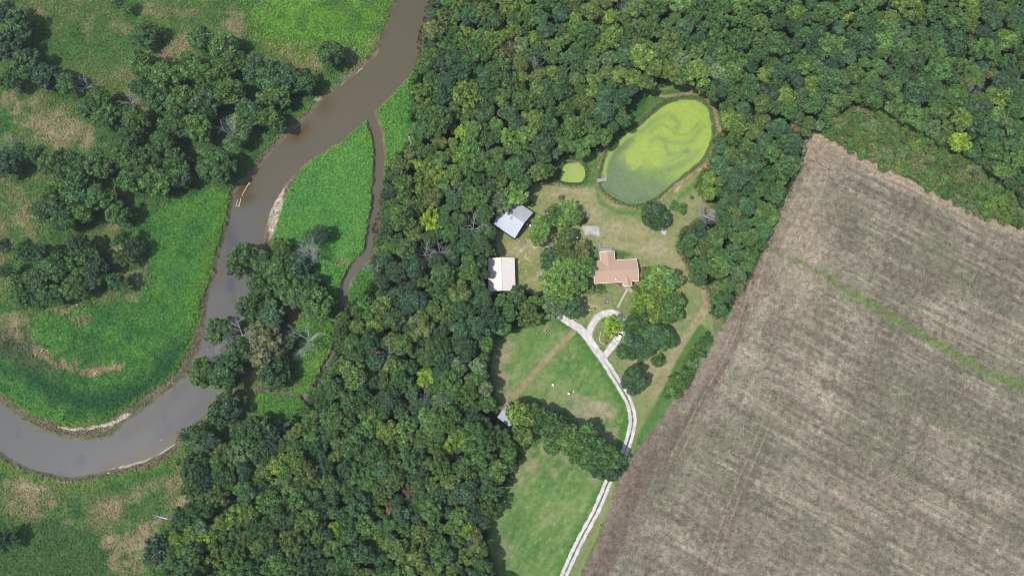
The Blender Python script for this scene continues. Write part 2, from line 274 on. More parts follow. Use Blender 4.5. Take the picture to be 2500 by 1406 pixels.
# ragged edges: shift the lookup position a little with noise
n1 = fbm(X, Y, 7.0, 1, 4) - 0.5; n2 = fbm(X, Y, 7.0, 2, 4) - 0.5
nf1 = fbm(X, Y, 1.6, 3, 2) - 0.5; nf2 = fbm(X, Y, 1.6, 4, 2) - 0.5
Uw = U + 16 * n1 + 5 * nf1; Vw = V + 16 * n2 + 5 * nf2
Us = U + 5 * n1 + 3 * nf1; Vs = V + 5 * n2 + 3 * nf2
sd_river = sdf(Us, Vs, RIVER, 90)
cd = np.full(X.shape, 1e3)
for i in range(0, int(len(CREEK) * .70)):
    hw = creek_w(i); d = ldist(Us, Vs, CREEK[i:i + 2], 40); cd = np.minimum(cd, d - hw)
sd_w = np.maximum(sd_river, -cd)                         # water of river and creek, + inside
sd_pond = np.maximum(sdf(U + 3 * nf1, V + 3 * nf2, POND, 60), sdf(U + 3 * nf1, V + 3 * nf2, PUDDLE, 60))
BIG = fbm(X, Y, 45, 5, 3); MED = fbm(X, Y, 14, 6, 4); SML = fbm(X, Y, 4.0, 7, 3); FIN = fbm(X, Y, 1.1, 8, 2)

C = np.zeros((len(X), 3)); LUSHW = np.zeros(len(X)); DRYW = np.zeros(len(X))
def lay(m, c):
    global C
    C = C * (1 - m[:, None]) + (c if np.ndim(c) == 2 else np.asarray(c)[None, :]) * m[:, None]
def ramp(t, cols):
    t = np.clip(t, 0, 0.9999) * (len(cols) - 1); i = t.astype(int); f = (t - i)[:, None]; k = np.array(cols)
    return k[i] * (1 - f) + k[np.minimum(i + 1, len(cols) - 1)] * f
# meadow west of the river
meadow = ramp((MED * 0.75 + SML * 0.35 + 0.05 - 0.25) * 1.7, [A(50, 88, 48), A(62, 102, 52), A(80, 118, 60), A(98, 126, 68), A(122, 130, 82), A(148, 140, 106)])
lay(np.ones(len(X)), meadow)
greenN = sstep(sdf(Uw, Vw, [(330,-60),(600,-60),(620,130),(470,60),(300,150),(290,250),(100,170),(120,-60)], 80), -30, 30)
lay(greenN * 0.75, ramp(SML * 0.5 + MED * 0.6, [A(58, 98, 50), A(74, 112, 56), A(94, 124, 62), A(112, 130, 78)]))
soft = sstep(sdf(Uw, Vw, [(-60,1270),(150,1270),(250,1300),(290,1420),(-60,1500)], 80), -25, 25)
lay(soft, ramp(SML * 0.6 + MED * 0.5, [A(60, 92, 52), A(74, 108, 56), A(88, 118, 62)]))
def lush(poly, cols, soft_px=10, amt=1.0):
    m = sstep(sdf(Uw, Vw, poly, 70), -soft_px * 0.4, soft_px) * amt
    lay(m, ramp((SML * 0.45 + MED * 0.65 - 0.1) * 1.25, cols)); LUSHW[:] = np.maximum(LUSHW, m)
GREENS = [A(64, 109, 60), A(76, 127, 62), A(88, 139, 62), A(108, 151, 70)]
lush(LUSH_N, [A(90, 121, 64), A(96, 135, 60), A(104, 151, 56), A(116, 159, 64)], 60)
lush(LUSH_BEND, GREENS, 16)
lay(np.exp(-(ldist(Uw, Vw, [(-60,830),(40,860),(120,940),(240,985),(330,975),(390,935),(440,850)], 140) / 26) ** 2) * 0.7, A(38, 88, 52))
lay(np.exp(-(ldist(Uw, Vw, [(-60,880),(60,915),(170,975),(270,985),(360,945),(410,890)], 140) / 20) ** 2) * .5, A(40, 84, 58))
lay(sstep(sdf(Uw, Vw, [(-60,780),(60,790),(110,850),(160,890),(150,925),(60,900),(-60,860)], 60), -12, 22) * .7, ramp(SML, [A(78, 96, 66), A(104, 112, 78)]))
lay(sstep(9 + 26 * (SML - .5) - ldist(Uw, Vw, [(95,855),(120,880),(165,900),(215,908),(265,904),(300,893)], 60), -3, 6) * .85, ramp(FIN, [A(140, 128, 96), A(176, 158, 126)]))
dk_ = sstep(fbm(X, Y, 5, 95, 3), .56, .7) * LUSHW; lay(dk_ * .45, A(40, 96, 52))
lush(LUSH_ISLE, [A(74, 129, 66), A(84, 141, 70), A(94, 149, 70), A(112, 155, 70)], 6)
lush(LUSH_EAST, [A(74, 125, 60), A(90, 143, 64), A(106, 153, 68)], 8)
lush(LUSH_LOW, [A(66, 122, 54), A(86, 138, 58)], 6)
lush(LUSH_S, [A(74, 119, 58), A(88, 135, 60), A(108, 147, 66)], 12)
# yellow-green fringe along the banks
fr = np.exp(-((sd_w + 26) / 9.0) ** 2) * (U < 620) * (V > 430) + 0.6 * np.exp(-((sd_w + 12) / 6.0) ** 2) * (V < 700)
lay(np.clip(fr, 0, 1) * 0.7, A(98, 138, 48))
# green under the meadow trees (ranker growth)
DRYN = 0.5 * fbm(X, Y, 9.0, 91, 4) + 0.5 * fbm(X, Y, 2.8, 92, 3)
DRYN = 0.5 + (DRYN - .5) * 1.5
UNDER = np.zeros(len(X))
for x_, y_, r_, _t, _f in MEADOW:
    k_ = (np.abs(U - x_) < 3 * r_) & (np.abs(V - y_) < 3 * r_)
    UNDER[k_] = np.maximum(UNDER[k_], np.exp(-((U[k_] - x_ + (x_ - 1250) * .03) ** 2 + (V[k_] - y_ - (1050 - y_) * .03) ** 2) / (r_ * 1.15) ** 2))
# dry tan patches
for (x, y, rx, ry, a) in [(255,620,45,30,.9),(330,650,25,40,.5),(215,615,14,25,.6),(60,530,30,28,.8),(75,580,20,30,.6),(150,760,35,14,.9),(200,780,30,14,.6),(175,745,25,10,.7),(330,715,20,30,.5),(170,885,45,14,1),(215,905,60,11,1),(255,905,45,9,.9),(100,860,25,12,.8),(300,70,35,18,.4),(560,60,34,40,.8),(470,30,45,14,.5),(400,25,60,15,.4),(215,70,15,40,.4),(60,240,55,35,.7),(90,290,60,30,.7),(160,330,60,34,.8),(230,350,50,22,.6),(300,210,20,20,.7),(780,165,18,10,.9),(850,130,25,16,.6),(860,150,18,10,.5),(830,180,18,10,.7),(660,30,20,14,.5),(770,230,16,14,.6),
        (420,1250,45,38,1),(350,1310,40,45,1),(330,1370,60,40,1),(300,1340,45,40,.9),(170,1275,20,12,1),(160,1285,14,10,1),(110,1220,60,30,.7),(60,1200,50,22,.7),(40,1180,45,20,.8),(250,1240,40,20,.7),(330,1200,30,22,.5),(40,1240,30,20,.5),(90,1260,30,16,.6),(370,1180,30,15,.5),(450,1200,25,30,.7),(400,1170,26,14,.4),
        (620,900,22,26,.8),(560,955,30,12,.8),(700,935,30,9,.6),(590,925,20,10,.6),(130,1235,35,20,.6),(10,800,35,30,.5),(40,775,28,20,.6),(45,820,14,18,.5),(850,690,14,22,.3),(830,640,20,12,.4),(500,1000,14,20,.6)]:
    d = ((Uw - x) / rx) ** 2 + ((Vw - y) / ry) ** 2
    m = sstep(1.25 - d + 3.8 * (DRYN - 0.5), -.1, 1.5) * min(a + .05, 1) * .9
    lay(m, ramp(SML, [A(128, 124, 90), A(152, 140, 108), A(176, 160, 130)])); LUSHW *= (1 - m); DRYW[:] = np.maximum(DRYW, m)
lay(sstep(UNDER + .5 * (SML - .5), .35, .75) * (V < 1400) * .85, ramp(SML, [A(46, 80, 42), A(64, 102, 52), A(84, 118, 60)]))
# wood floor (litter and low undergrowth)
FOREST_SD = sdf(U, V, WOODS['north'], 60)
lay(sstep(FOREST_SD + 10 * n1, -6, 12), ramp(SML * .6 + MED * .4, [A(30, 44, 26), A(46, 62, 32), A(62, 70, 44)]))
# homestead lawn
lawn_m = sstep(sdf(Us, Vs, LAWN, 60), -3, 6)
tanw = np.zeros(len(X))
for (x, y, rx, ry) in [(1400,470,90,22),(1450,520,30,40),(1560,560,60,25),(1500,560,50,30),(1650,640,60,50),(1260,610,50,26),(1300,600,30,20),(1390,465,70,14),(1440,745,40,22),(1600,900,40,45),(1550,880,20,20),(1690,660,18,40),(1600,610,60,30),(1500,600,30,20),(1630,960,20,30),(1300,690,20,14)]:
    tanw = np.maximum(tanw, np.exp(-(((Uw - x) / rx) ** 2 + ((Vw - y) / ry) ** 2)))
lay(lawn_m, ramp(0.55 * tanw + 0.55 * MED + 0.25 * (SML - .5), [A(122, 140, 84), A(142, 152, 98), A(158, 158, 112), A(174, 164, 130)]))
for poly, c in [([(1498,605),(1530,610),(1550,628),(1500,632)], A(56, 112, 52)), ([(1452,610),(1465,600),(1466,636),(1447,640)], A(66, 118, 60)),
                ([(1375,395),(1460,380),(1470,400),(1462,450),(1470,485),(1500,510),(1560,515),(1600,500),(1580,530),(1500,525),(1462,500),(1450,460),(1380,460),(1360,448)], A(84, 130, 62)),
                ([(1650,480),(1740,400),(1760,420),(1690,470),(1650,500)], A(96, 138, 66)),
                ([(1550,280),(1590,225),(1650,210),(1700,218),(1640,245),(1590,275),(1540,320),(1490,350),(1500,330)], A(72, 116, 54)),
                ([(1700,780),(1738,808),(1738,850),(1690,930),(1600,1040),(1545,1110),(1560,1050),(1610,960),(1650,880)], A(78, 126, 58)),
                ([(1740,420),(1765,330),(1760,250),(1730,235),(1750,300),(1745,380)], A(58, 100, 48))]:
    lay(sstep(sdf(Us, Vs, poly, 50), -3, 8) * 0.85, c * (0.85 + 0.3 * SML)[:, None])
# rows across the lower verge by the field
# pasture beside the drive
pm = sstep(sdf(Us, Vs, PASTURE, 60), -3, 6)
dirx, diry = math.cos(R(58)), math.sin(R(58))            # mowing direction
al = X * dirx + Y * diry; ac = -X * diry + Y * dirx
streak = fbm(al * 0.16, ac * 1.0, 1.6, 21, 3)
pc = ramp(0.70 * MED + 0.85 * (streak - .5) + 0.20 * (FIN - .5) + 0.03, [A(90, 130, 68), A(108, 142, 78), A(124, 148, 88), A(140, 154, 102), A(164, 162, 124)])
lay(pm, pc)
for (x, y, rx, ry, a) in [(1240,860,26,26,.9),(1225,930,18,30,.7),(1300,955,40,20,.3),(1370,990,60,22,.6),(1430,1010,70,25,.7),(1470,1010,30,30,1),(1490,1060,26,30,.8),(1440,1040,30,14,.7),(1240,975,26,16,.9),(1400,970,50,12,.5),(1330,1100,30,25,.8),(1380,1120,26,20,.6),(1420,1120,22,15,.4),(1450,1180,28,20,.7),(1355,1150,14,18,.6),(1300,1120,24,30,.6),(1265,1160,14,20,.6),(1230,1340,20,30,.4),(1350,1020,60,20,.5),(1215,880,14,26,.7)]:
    d = ((Uw - x) / rx) ** 2 + ((Vw - y) / ry) ** 2
    lay(sstep(1.5 - d + 4.0 * (DRYN - 0.5), 0, 1.4) * a * .8 * pm, ramp(SML, [A(146, 142, 108), A(166, 156, 128), A(184, 172, 148)]))
lay(np.exp(-(ldist(Us, Vs, [(p[0] - 17, p[1] + 5) for p in DRIVE[::3]], 80) / 11) ** 2) * pm * 0.7, A(70, 126, 44))
speck = sstep(fbm(al * 0.35, ac, 0.75, 31, 2), 0.70, 0.82)
lay(speck * pm * 0.5, A(168, 160, 112))
lay(sstep(13 - ldist(Us, Vs, STRIP, 40) * 1.0, 3, 6) * 0.9, ramp(SML, [A(124, 132, 88), A(150, 144, 108)]))
sp = sstep(8.0 - ldist(Us, Vs, STRIP, 40), 0, 2.5)
lay(sp, ramp(SML * .7 + .3 * FIN, [A(144, 138, 102), A(160, 150, 114), A(176, 164, 130)]))
mw = ldist(Us, Vs, MOWN, 60); lay(sstep(11 - mw * (1.0), 0, 4) * 0.9, ramp(SML * .5 + FIN * .5, [A(140, 138, 98), A(164, 154, 120), A(180, 170, 138)]))
lay(sstep(sdf(Us, Vs, [(1716,705),(1730,700),(1745,690),(1745,712),(1736,730),(1722,735)], 20), -2, 4), A(164, 144, 126))
# sandy scars round the pond
for line, wd in [([(1738,255),(1746,275),(1754,300),(1757,318)], 5.5), ([(1612,236),(1660,232),(1712,226),(1722,236)], 3), ([(1481,363),(1470,385),(1462,410)], 3.2), ([(1738,388),(1715,410),(1690,425),(1670,440),(1640,462),(1612,487)], 4), ([(1660,445),(1652,462)], 7), ([(1480,488),(1505,503),(1540,508)], 2.6), ([(1375,393),(1392,391),(1418,397)], 2.5)]:
    lay(sstep(wd + 3 * nf1 - ldist(Us, Vs, line, 20), -1, 1.5) * 0.85, ramp(SML, [A(166, 140, 108), A(206, 184, 156)]))
sdp = sd_pond
lay(np.exp(-((sdp + 7) / 5.5) ** 2) * 0.8, A(64, 98, 52))
lay(np.exp(-((sdp + 16) / 3.0) ** 2) * 0.45, A(140, 124, 80))
# pale stones and worn spots by the barns
stones = sstep(fbm(X, Y, 1.3, 41, 2), 0.68, 0.8) * np.exp(-(((U - 1270) / 45) ** 2 + ((V - 625) / 30) ** 2))
lay(np.clip(stones * 1.6, 0, 1), A(200, 186, 150))
for (x, y, r) in [(1306,599,7),(1335,699,5),(1326,672,4),(1340,720,5),(1540,705,9),(1393,568,7),(1400,574,6),(1440,566,3),(1272,613,4),(1335,604,5)]:
    lay(sstep(r + 6 * nf1 - np.hypot(Us - x, Vs - y), -1.5, 1.5) * .8, A(196, 184, 164))
lay(sstep(8 + 8 * nf1 - ldist(Us, Vs, [(1318,668),(1330,700),(1348,735),(1372,770)], 30), -2, 3) * .7, A(176, 168, 152))
# the field: worked soil, straw and weeds in streaks
fm = sstep(sdf(U + 5 * n1 + 1.5 * nf1, V + 5 * n2 + 1.5 * nf2, FIELD, 90), -3, 4)
FIELD_M = fm
a1 = R(-29); b1 = X * math.cos(a1) + Y * math.sin(a1); b2 = -X * math.sin(a1) + Y * math.cos(a1)
a2 = R(62); c1 = X * math.cos(a2) + Y * math.sin(a2); c2 = -X * math.sin(a2) + Y * math.cos(a2)
rowsA = .5 + 1.5 * (.35 * fbm(b1 * 0.02, b2, 2.6, 51, 3, .7) + .65 * fbm(b1 * 0.05, b2, 1.0, 57, 3, .75) - .5); rowsA2 = fbm(b1 * 0.03, b2, 8, 52, 3)
rowsB = .5 + 1.4 * (.35 * fbm(c1 * 0.02, c2, 2.6, 53, 3, .7) + .65 * fbm(c1 * 0.05, c2, 1.0, 58, 3, .75) - .5)
rowsX = .5 * fbm(c1 * 0.04, c2, 7.0, 59, 3, .7) + .5 * fbm(c1 * 0.10, c2, 1.6, 60, 3, .7)
edge_d = ldist(U, V, FIELD[14:], 260)                     # distance to the west edge
wB = np.clip(1.25 - edge_d / 150, 0, 1)[...]
rows = rowsA * (1 - wB) + rowsB * wB
lowfield = sstep(V - (600 + (U - 1870) * 0.55), -20, 30)
t = 0.30 * MED + 0.52 * rows + 0.28 * rowsA2 + 0.42 * (rowsX - .5) + 0.14 * (SML - .5) + 0.34 * (FIN - .5) - 0.09
straw = ramp((t - 0.32) * 2.6, [A(124, 115, 101), A(137, 129, 114), A(149, 141, 125), A(162, 153, 136), A(182, 172, 154)])
lay(fm, straw)
weed = sstep(.5 * fbm(X + 31, Y, 18, 61, 4) + .5 * fbm(b1 * .18, b2, 7, 62, 4) - 0.30 * (rows - .5), 0.47, 0.62)
lay(fm * np.clip(weed * (0.32 + 0.10 * sstep(U, 1900, 2200)) + .35 * sstep(FIN + SML, 1.05, 1.35), 0, .6), A(114, 120, 94))
lay(fm * np.exp(-(ldist(U, V, FIELD[:11], 120) / 22) ** 2) * (.5 + .6 * rows), A(186, 168, 146))
lay(fm * np.exp(-((ldist(U, V, [(2080,440),(2280,540),(2450,640)], 90)) / 14) ** 2) * 0.4, A(110, 102, 94))
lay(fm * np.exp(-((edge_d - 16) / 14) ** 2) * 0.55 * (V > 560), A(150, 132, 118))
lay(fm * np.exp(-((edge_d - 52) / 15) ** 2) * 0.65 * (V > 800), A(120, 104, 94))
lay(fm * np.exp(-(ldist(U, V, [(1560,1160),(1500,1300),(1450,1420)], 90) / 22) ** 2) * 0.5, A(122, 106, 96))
lay(fm * np.exp(-(((U - 1960) / 60) ** 2 + ((V - 600 ) / 220) ** 2)) * 0.35, A(190, 174, 150))
lay(fm * np.exp(-(((U - 1990) / 60) ** 2 + ((V - 380) / 40) ** 2)) * 0.6, A(178, 160, 140))
gs = ldist(Us, Vs, GRASS_STRIP, 60); gw = np.clip((U - 1865) / 260, 0.35, 1) * 12
lay(fm * sstep(gw + 14 * nf1 - gs, -6, 6) * (0.78 + 0.2 * sstep(U, 2000, 2120)), ramp(SML * .6 + .4 * FIN, [A(112, 124, 86), A(118, 134, 84), A(136, 144, 98)]))
# wheel tracks in the field
def track(line, wd, c, a, off=0):
    lay(fm * sstep(wd - ldist(U + 1.5 * nf1, V + 1.5 * nf2, spline(line, 5), 15), -.8, .8) * a, c)
for dy in (0, 16):
    track([(2030,1200 + dy * .6),(2100,1192 + dy),(2180,1156 + dy),(2260,1070 + dy),(2330,1055 + dy),(2400,1062 + dy),(2500,1092 + dy)], 1.3, A(168, 154, 134), .6)
    track([(2040,1268 + dy),(2110,1246 + dy),(2200,1222 + dy),(2280,1207 + dy),(2360,1206 + dy),(2430,1220 + dy),(2500,1238 + dy)], 1.3, A(168, 154, 134), .6)
for dx in (0, 20):
    track([(1890 + dx,940),(1870 + dx,1000),(1850 + dx,1060),(1790 + dx,1200),(1740 + dx,1340),(1715 + dx,1420)], 1.4, A(178, 160, 140), .55)
    track([(1860 + dx,590),(1830 + dx,700),(1790 + dx,830),(1720 + dx,960),(1640 + dx,1110)], 1.5, A(182, 164, 144), .5)
for k in range(9):
    x0 = 1960 + 60 * k; track([(x0, 380 + 33 * k),(x0 + 240, 510 + 33 * k),(x0 + 520, 670 + 30 * k)], 1.4, A(176, 160, 136) if k % 2 else A(104, 106, 80), .35)
for k in range(7):
    x0 = 1760 + 40 * k; y0 = 880 + 55 * k; track([(x0, y0),(x0 + 330, y0 + 190),(x0 + 740, y0 + 420)], 1.6, A(176, 162, 138) if k % 2 else A(100, 98, 82), .3)
track([(2395,650),(2372,700)], 3, A(96, 110, 72), .7)
# gravel drive
ddr = ldist(U + 1.5 * nf1, V + 1.5 * nf2, DRIVE, 30)
low = sstep(V, 870, 960)
wdr = 8.0 * (1 - low) + 8.4 * low
grav = ramp(FIN * .6 + SML * .4, [A(220, 214, 214), A(238, 234, 234), A(250, 248, 246)])
dm = sstep(wdr + 2.5 * nf1 - ddr, -.6, 1.2)
ctr = sstep(2.1 + 1.5 * nf1 - ddr, -0.6, 0.8) * low
lay(dm * (1 - ctr), grav)
lay(dm * ctr * .75, A(134, 134, 112))
lp = ldist(U + 2 * nf1, V + 2 * nf2, LOOP, 30)
lay(sstep(8 + 6 * nf1 - lp, -1.5, 1.8) * .8, ramp(FIN * .7 + SML * .3, [A(196, 190, 180), A(224, 220, 216), A(240, 238, 236)]))
lay(sstep(sdf(Us, Vs, [(1436,806),(1452,808),(1450,832),(1444,838)], 12), -1, 2) * .7, A(190, 184, 170))
# gravel pad by the garden
lay(sstep(sdf(U, V, [(1421,551),(1458,553),(1464,558),(1463,579),(1452,574),(1430,574),(1424,562)], 20) + 2 * nf1, -.6, 1), A(202, 198, 196) * (0.9 + .2 * FIN)[:, None])
lay(sstep(sdf(U, V, [(1522,699),(1542,699),(1544,706),(1536,712),(1524,706)], 20) + 4 * nf1, -.6, 1), A(186, 176, 164))
lay(sstep(sdf(Us, Vs, [(1473,816),(1500,815),(1500,830),(1478,838),(1472,830)], 12), -1, 4) * .7, A(138, 116, 88))
LOWC = CREEK[int(len(CREEK) * .68):]
lay(sstep(5 + 5 * nf1 - ldist(Us, Vs, LOWC, 30), -2, 3) * .6, A(108, 116, 76)); lay(sstep(2.6 + 3 * nf1 - ldist(Us, Vs, LOWC, 30), -1, 1.5), ramp(FIN, [A(110, 102, 94), A(138, 124, 112)]))
# river banks and bed
mudn = np.clip(-sd_w / 16.0, 0, 1)
bankw = np.full(len(X), 5.0)                              # bank width in pixels
for (x, y, rr, wv) in [(480,850,60,20),(440,925,60,22),(380,985,60,24),(300,1045,70,28),(210,1060,80,26),(120,1045,70,26),(40,1010,70,24),(0,980,60,22),
                       (700,455,50,14),(670,510,50,24),(645,570,50,26),(640,600,40,22),(610,440,60,12),(680,360,70,13),(760,290,40,11),(290,1140,80,18),(370,1118,60,22),(420,1085,40,20),(180,1165,60,9),(900,160,60,12),(940,100,60,8),(505,740,40,12)]:
    g = np.exp(-(((U - x) / rr) ** 2 + ((V - y) / rr) ** 2)); bankw = bankw * (1 - g) + wv * g
bankw = bankw * 1.25
bank = sstep(bankw + 5 * nf1 + sd_w, -1.5, 2.0) * (sd_w < 4)
mud = ramp(SML * .6 + FIN * .4, [A(104, 98, 80), A(122, 114, 94), A(146, 136, 116)])
lay(bank, mud)
inner = np.exp(-((sd_w + 9) / 5.0) ** 2) * bank * (U < 500) * (V > 880)
lay(inner * .55, A(92, 116, 72))
gravel_bar = sstep(0.55 + .5 * SML - (((U - (676 - (V - 500) * .20)) / 15.0) ** 2 + ((V - 515) / 82.0) ** 2) * .8, 0, .3) * (sd_w < 1)
lay(gravel_bar, ramp(FIN, [A(166, 156, 138), A(206, 198, 180)]))
sand = sstep(3.6 + 6 * nf1 - ldist(Us, Vs, [(144,1042),(182,1048),(225,1044),(256,1038),(285,1028),(313,1010)], 20), -1, 1.2)
lay(sand, A(206, 198, 180))
lay(sstep(3.2 + 8 * nf1 - ldist(Us, Vs, [(420,1085),(385,1108),(345,1125),(310,1136),(260,1143)], 20), -1, 1.5), A(188, 172, 154))
lay(sstep(2.0 + 9 * nf1 - ldist(Us, Vs, [(938,110),(905,155),(870,180),(835,205)], 20), -.5, 1), A(196, 184, 164))
lay(sstep(5.0 + 8 * nf1 - ldist(Us, Vs, [(770,245),(782,240)], 20), -.5, 1.5), A(170, 168, 140))
lay(sstep(4.0 + 8 * nf1 - ldist(Us, Vs, [(998,330),(1003,350)], 20), -.5, 1.5), A(210, 200, 190))
lay(sstep(sd_w, 2, 8), A(96, 82, 62) * np.ones((len(X), 3)))
LUSHW *= np.clip(1 - bank * 1.5, 0, 1) * (sd_w < -2)
# height
M_PX = 0.153
Z = np.zeros(len(X))
out_m = np.clip(-sd_w * M_PX / (bankw * M_PX), 0, 1.0)
zr = np.where(sd_w > 0, -0.9 - np.clip(sd_w * M_PX * 0.35, 0, 1.3), -0.9 + 0.9 * sstep(-sd_w, 0, 1) * 0 + 0.9 * np.clip(-sd_w / np.maximum(bankw, 4), 0, 1))
Z = np.where(sd_w > -60, zr, 0.0)
zp = np.where(sdp > 0, -0.55 - np.clip(sdp * M_PX * 0.3, 0, 1.2), -0.55 + 0.55 * np.clip(-sdp / 11, 0, 1))
Z = np.where(sdp > -20, np.minimum(Z, zp), Z)
near = (np.abs(X) < 260) & (Y > -80) & (Y < 230)
Z += near * (sd_w < -8) * (0.10 * (SML - .5) + 0.06 * (FIN - .5)) * (1 + 2.0 * LUSHW) * sstep(ddr, 12, 20) * sstep(lp, 10, 16) 
Z += near * FIELD_M * 0.10 * (rows - .5)
C *= (0.90 + 0.20 * FIN)[:, None]
ii = (np.arange(ny - 1)[:, None] * nx + np.arange(nx - 1)[None, :]).ravel()
GF = np.stack([ii, ii + 1, ii + nx + 1, ii + nx], 1)

def ground_material():
    m, N, Lk, b = mat("ground")
    at = N.new('ShaderNodeAttribute'); at.attribute_name = "tone"
    tc = N.new('ShaderNodeTexCoord')
    n1_ = N.new('ShaderNodeTexNoise'); n1_.inputs['Scale'].default_value = 1.9; n1_.inputs['Detail'].default_value = 3; n1_.inputs['Roughness'].default_value = 0.7
    n2_ = N.new('ShaderNodeTexNoise'); n2_.inputs['Scale'].default_value = 0.5; n2_.inputs['Detail'].default_value = 4
    Lk.new(tc.outputs['Object'], n1_.inputs['Vector']); Lk.new(tc.outputs['Object'], n2_.inputs['Vector'])
    ad = N.new('ShaderNodeMath'); ad.operation = 'ADD'; Lk.new(n1_.outputs[0], ad.inputs[0]); Lk.new(n2_.outputs[0], ad.inputs[1])
    mr = N.new('ShaderNodeMapRange'); mr.inputs['From Min'].default_value = 0.65; mr.inputs['From Max'].default_value = 1.35; mr.inputs['To Min'].default_value = 0.68; mr.inputs['To Max'].default_value = 1.34
    Lk.new(ad.outputs[0], mr.inputs['Value'])
    s1 = N.new('ShaderNodeMath'); s1.operation = 'SUBTRACT'; Lk.new(mr.outputs[0], s1.inputs[0]); s1.inputs[1].default_value = 1.0
    s2 = N.new('ShaderNodeMath'); s2.operation = 'MULTIPLY_ADD'; Lk.new(s1.outputs[0], s2.inputs[0]); Lk.new(at.outputs['Alpha'], s2.inputs[1]); s2.inputs[2].default_value = 1.0
    vm = N.new('ShaderNodeVectorMath'); vm.operation = 'SCALE'; Lk.new(at.outputs['Color'], vm.inputs[0]); Lk.new(s2.outputs[0], vm.inputs['Scale'])
    Lk.new(vm.outputs[0], b.inputs['Base Color']); b.inputs['Roughness'].default_value = 0.95; b.inputs['Specular IOR Level'].default_value = 0.1
    bp = N.new('ShaderNodeBump'); bp.inputs['Strength'].default_value = 0.6; bp.inputs['Distance'].default_value = 0.25
    Lk.new(n1_.outputs[0], bp.inputs['Height']); Lk.new(bp.outputs[0], b.inputs['Normal'])
    return m
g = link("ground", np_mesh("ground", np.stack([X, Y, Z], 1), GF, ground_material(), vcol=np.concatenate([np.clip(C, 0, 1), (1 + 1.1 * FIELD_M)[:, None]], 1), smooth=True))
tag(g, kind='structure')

# ------------------------------------------------------------------ gravel drive and turning lane as sheets on the ground
def ribbon(name, line, half, z, centre_from, seed):
    L_ = [P(a, b, z) for a, b in spline(line, 2)]; pts = np.array([[p.x, p.y] for p in L_]); seg = np.hypot(*np.diff(pts, axis=0).T); s_ = np.concatenate([[0], np.cumsum(seg)])
    n_ = int(s_[-1] / .35); ss = np.linspace(0, s_[-1], n_); cx = np.interp(ss, s_, pts[:, 0]); cy = np.interp(ss, s_, pts[:, 1]); tx = np.gradient(cx); ty = np.gradient(cy); l_ = np.hypot(tx, ty); tx /= l_; ty /= l_
    k_ = 21; w_ = np.linspace(-1, 1, k_)
    hw_l = half * (1 + .3 * (fbm(ss, ss * 0, 2.2, seed, 3) - .5) + .25 * (fbm(ss, ss * 0, .7, seed + 3, 2) - .5)); hw_r = half * (1 + .3 * (fbm(ss, ss * 0 + 9, 2.2, seed + 1, 3) - .5) + .25 * (fbm(ss, ss * 0, .7, seed + 4, 2) - .5))
    hw = np.where(w_[None] < 0, hw_l[:, None], hw_r[:, None]) * w_[None]
    vx_ = cx[:, None] - ty[:, None] * hw; vy_ = cy[:, None] + tx[:, None] * hw; f1 = fbm(vx_, vy_, 1.3, seed + 5, 3); f2 = fbm(vx_, vy_, 6, seed + 6, 3)
    c_ = ramp((.5 * f1 + .5 * f2).ravel(), [A(206, 200, 196), A(226, 221, 218), A(242, 239, 236)])
    c_ = c_ * (1 - .12 * sstep(np.abs(w_), .7, 1)[None].repeat(n_, 0).ravel())[:, None]
    mid = (sstep(.20 + .35 * (f1 - .5) - np.abs(w_)[None], -.06, .08) * sstep(ss, centre_from, centre_from + 18)[:, None]).ravel() * (.7 + .5 * f2.ravel())
    c_ = c_ * (1 - mid[:, None]) + A(112, 112, 92)[None] * mid[:, None]
    vs = np.stack([vx_.ravel(), vy_.ravel(), np.full(n_ * k_, z)], 1); i_ = (np.arange(n_ - 1)[:, None] * k_ + np.arange(k_ - 1)[None]).ravel()
    o = link(name, np_mesh(name, vs, np.stack([i_, i_ + 1, i_ + k_ + 1, i_ + k_], 1), g.data.materials[0], vcol=np.clip(c_, 0, 1))); return tag(o, kind='structure')
ribbon("turning_lane", LOOP, 1.18, 0.05, 9e3, 401); ribbon("drive", DRIVE, 1.42, 0.075, 16, 411)

# ------------------------------------------------------------------ water
def water_sheet(name, poly_px, z, mask_fn, colfn, material, step=0.6):
    pts = [P(a, b, z) for a, b in poly_px]
    x0, x1 = min(p.x for p in pts) - 2, max(p.x for p in pts) + 2; y0, y1 = min(p.y for p in pts) - 2, max(p.y for p in pts) + 2
    ax = np.arange(x0, x1 + step, step); ay = np.arange(y0, y1 + step, step); n_ = len(ax)
    WX, WY = np.meshgrid(ax, ay); WX = WX.ravel(); WY = WY.ravel(); u, v = unproj(WX, WY, z)
    k = mask_fn(u, v); idx = (np.arange(len(ay) - 1)[:, None] * n_ + np.arange(n_ - 1)[None, :]).ravel()
    q = np.stack([idx, idx + 1, idx + n_ + 1, idx + n_], 1); q = q[k[q].any(1)]
    used, inv = np.unique(q, return_inverse=True)
    vs = np.stack([WX, WY, np.full(len(WX), z)], 1)[used]
    return link(name, np_mesh(name, vs, inv.reshape(q.shape), material, vcol=colfn(u, v, WX, WY)[used], smooth=True))
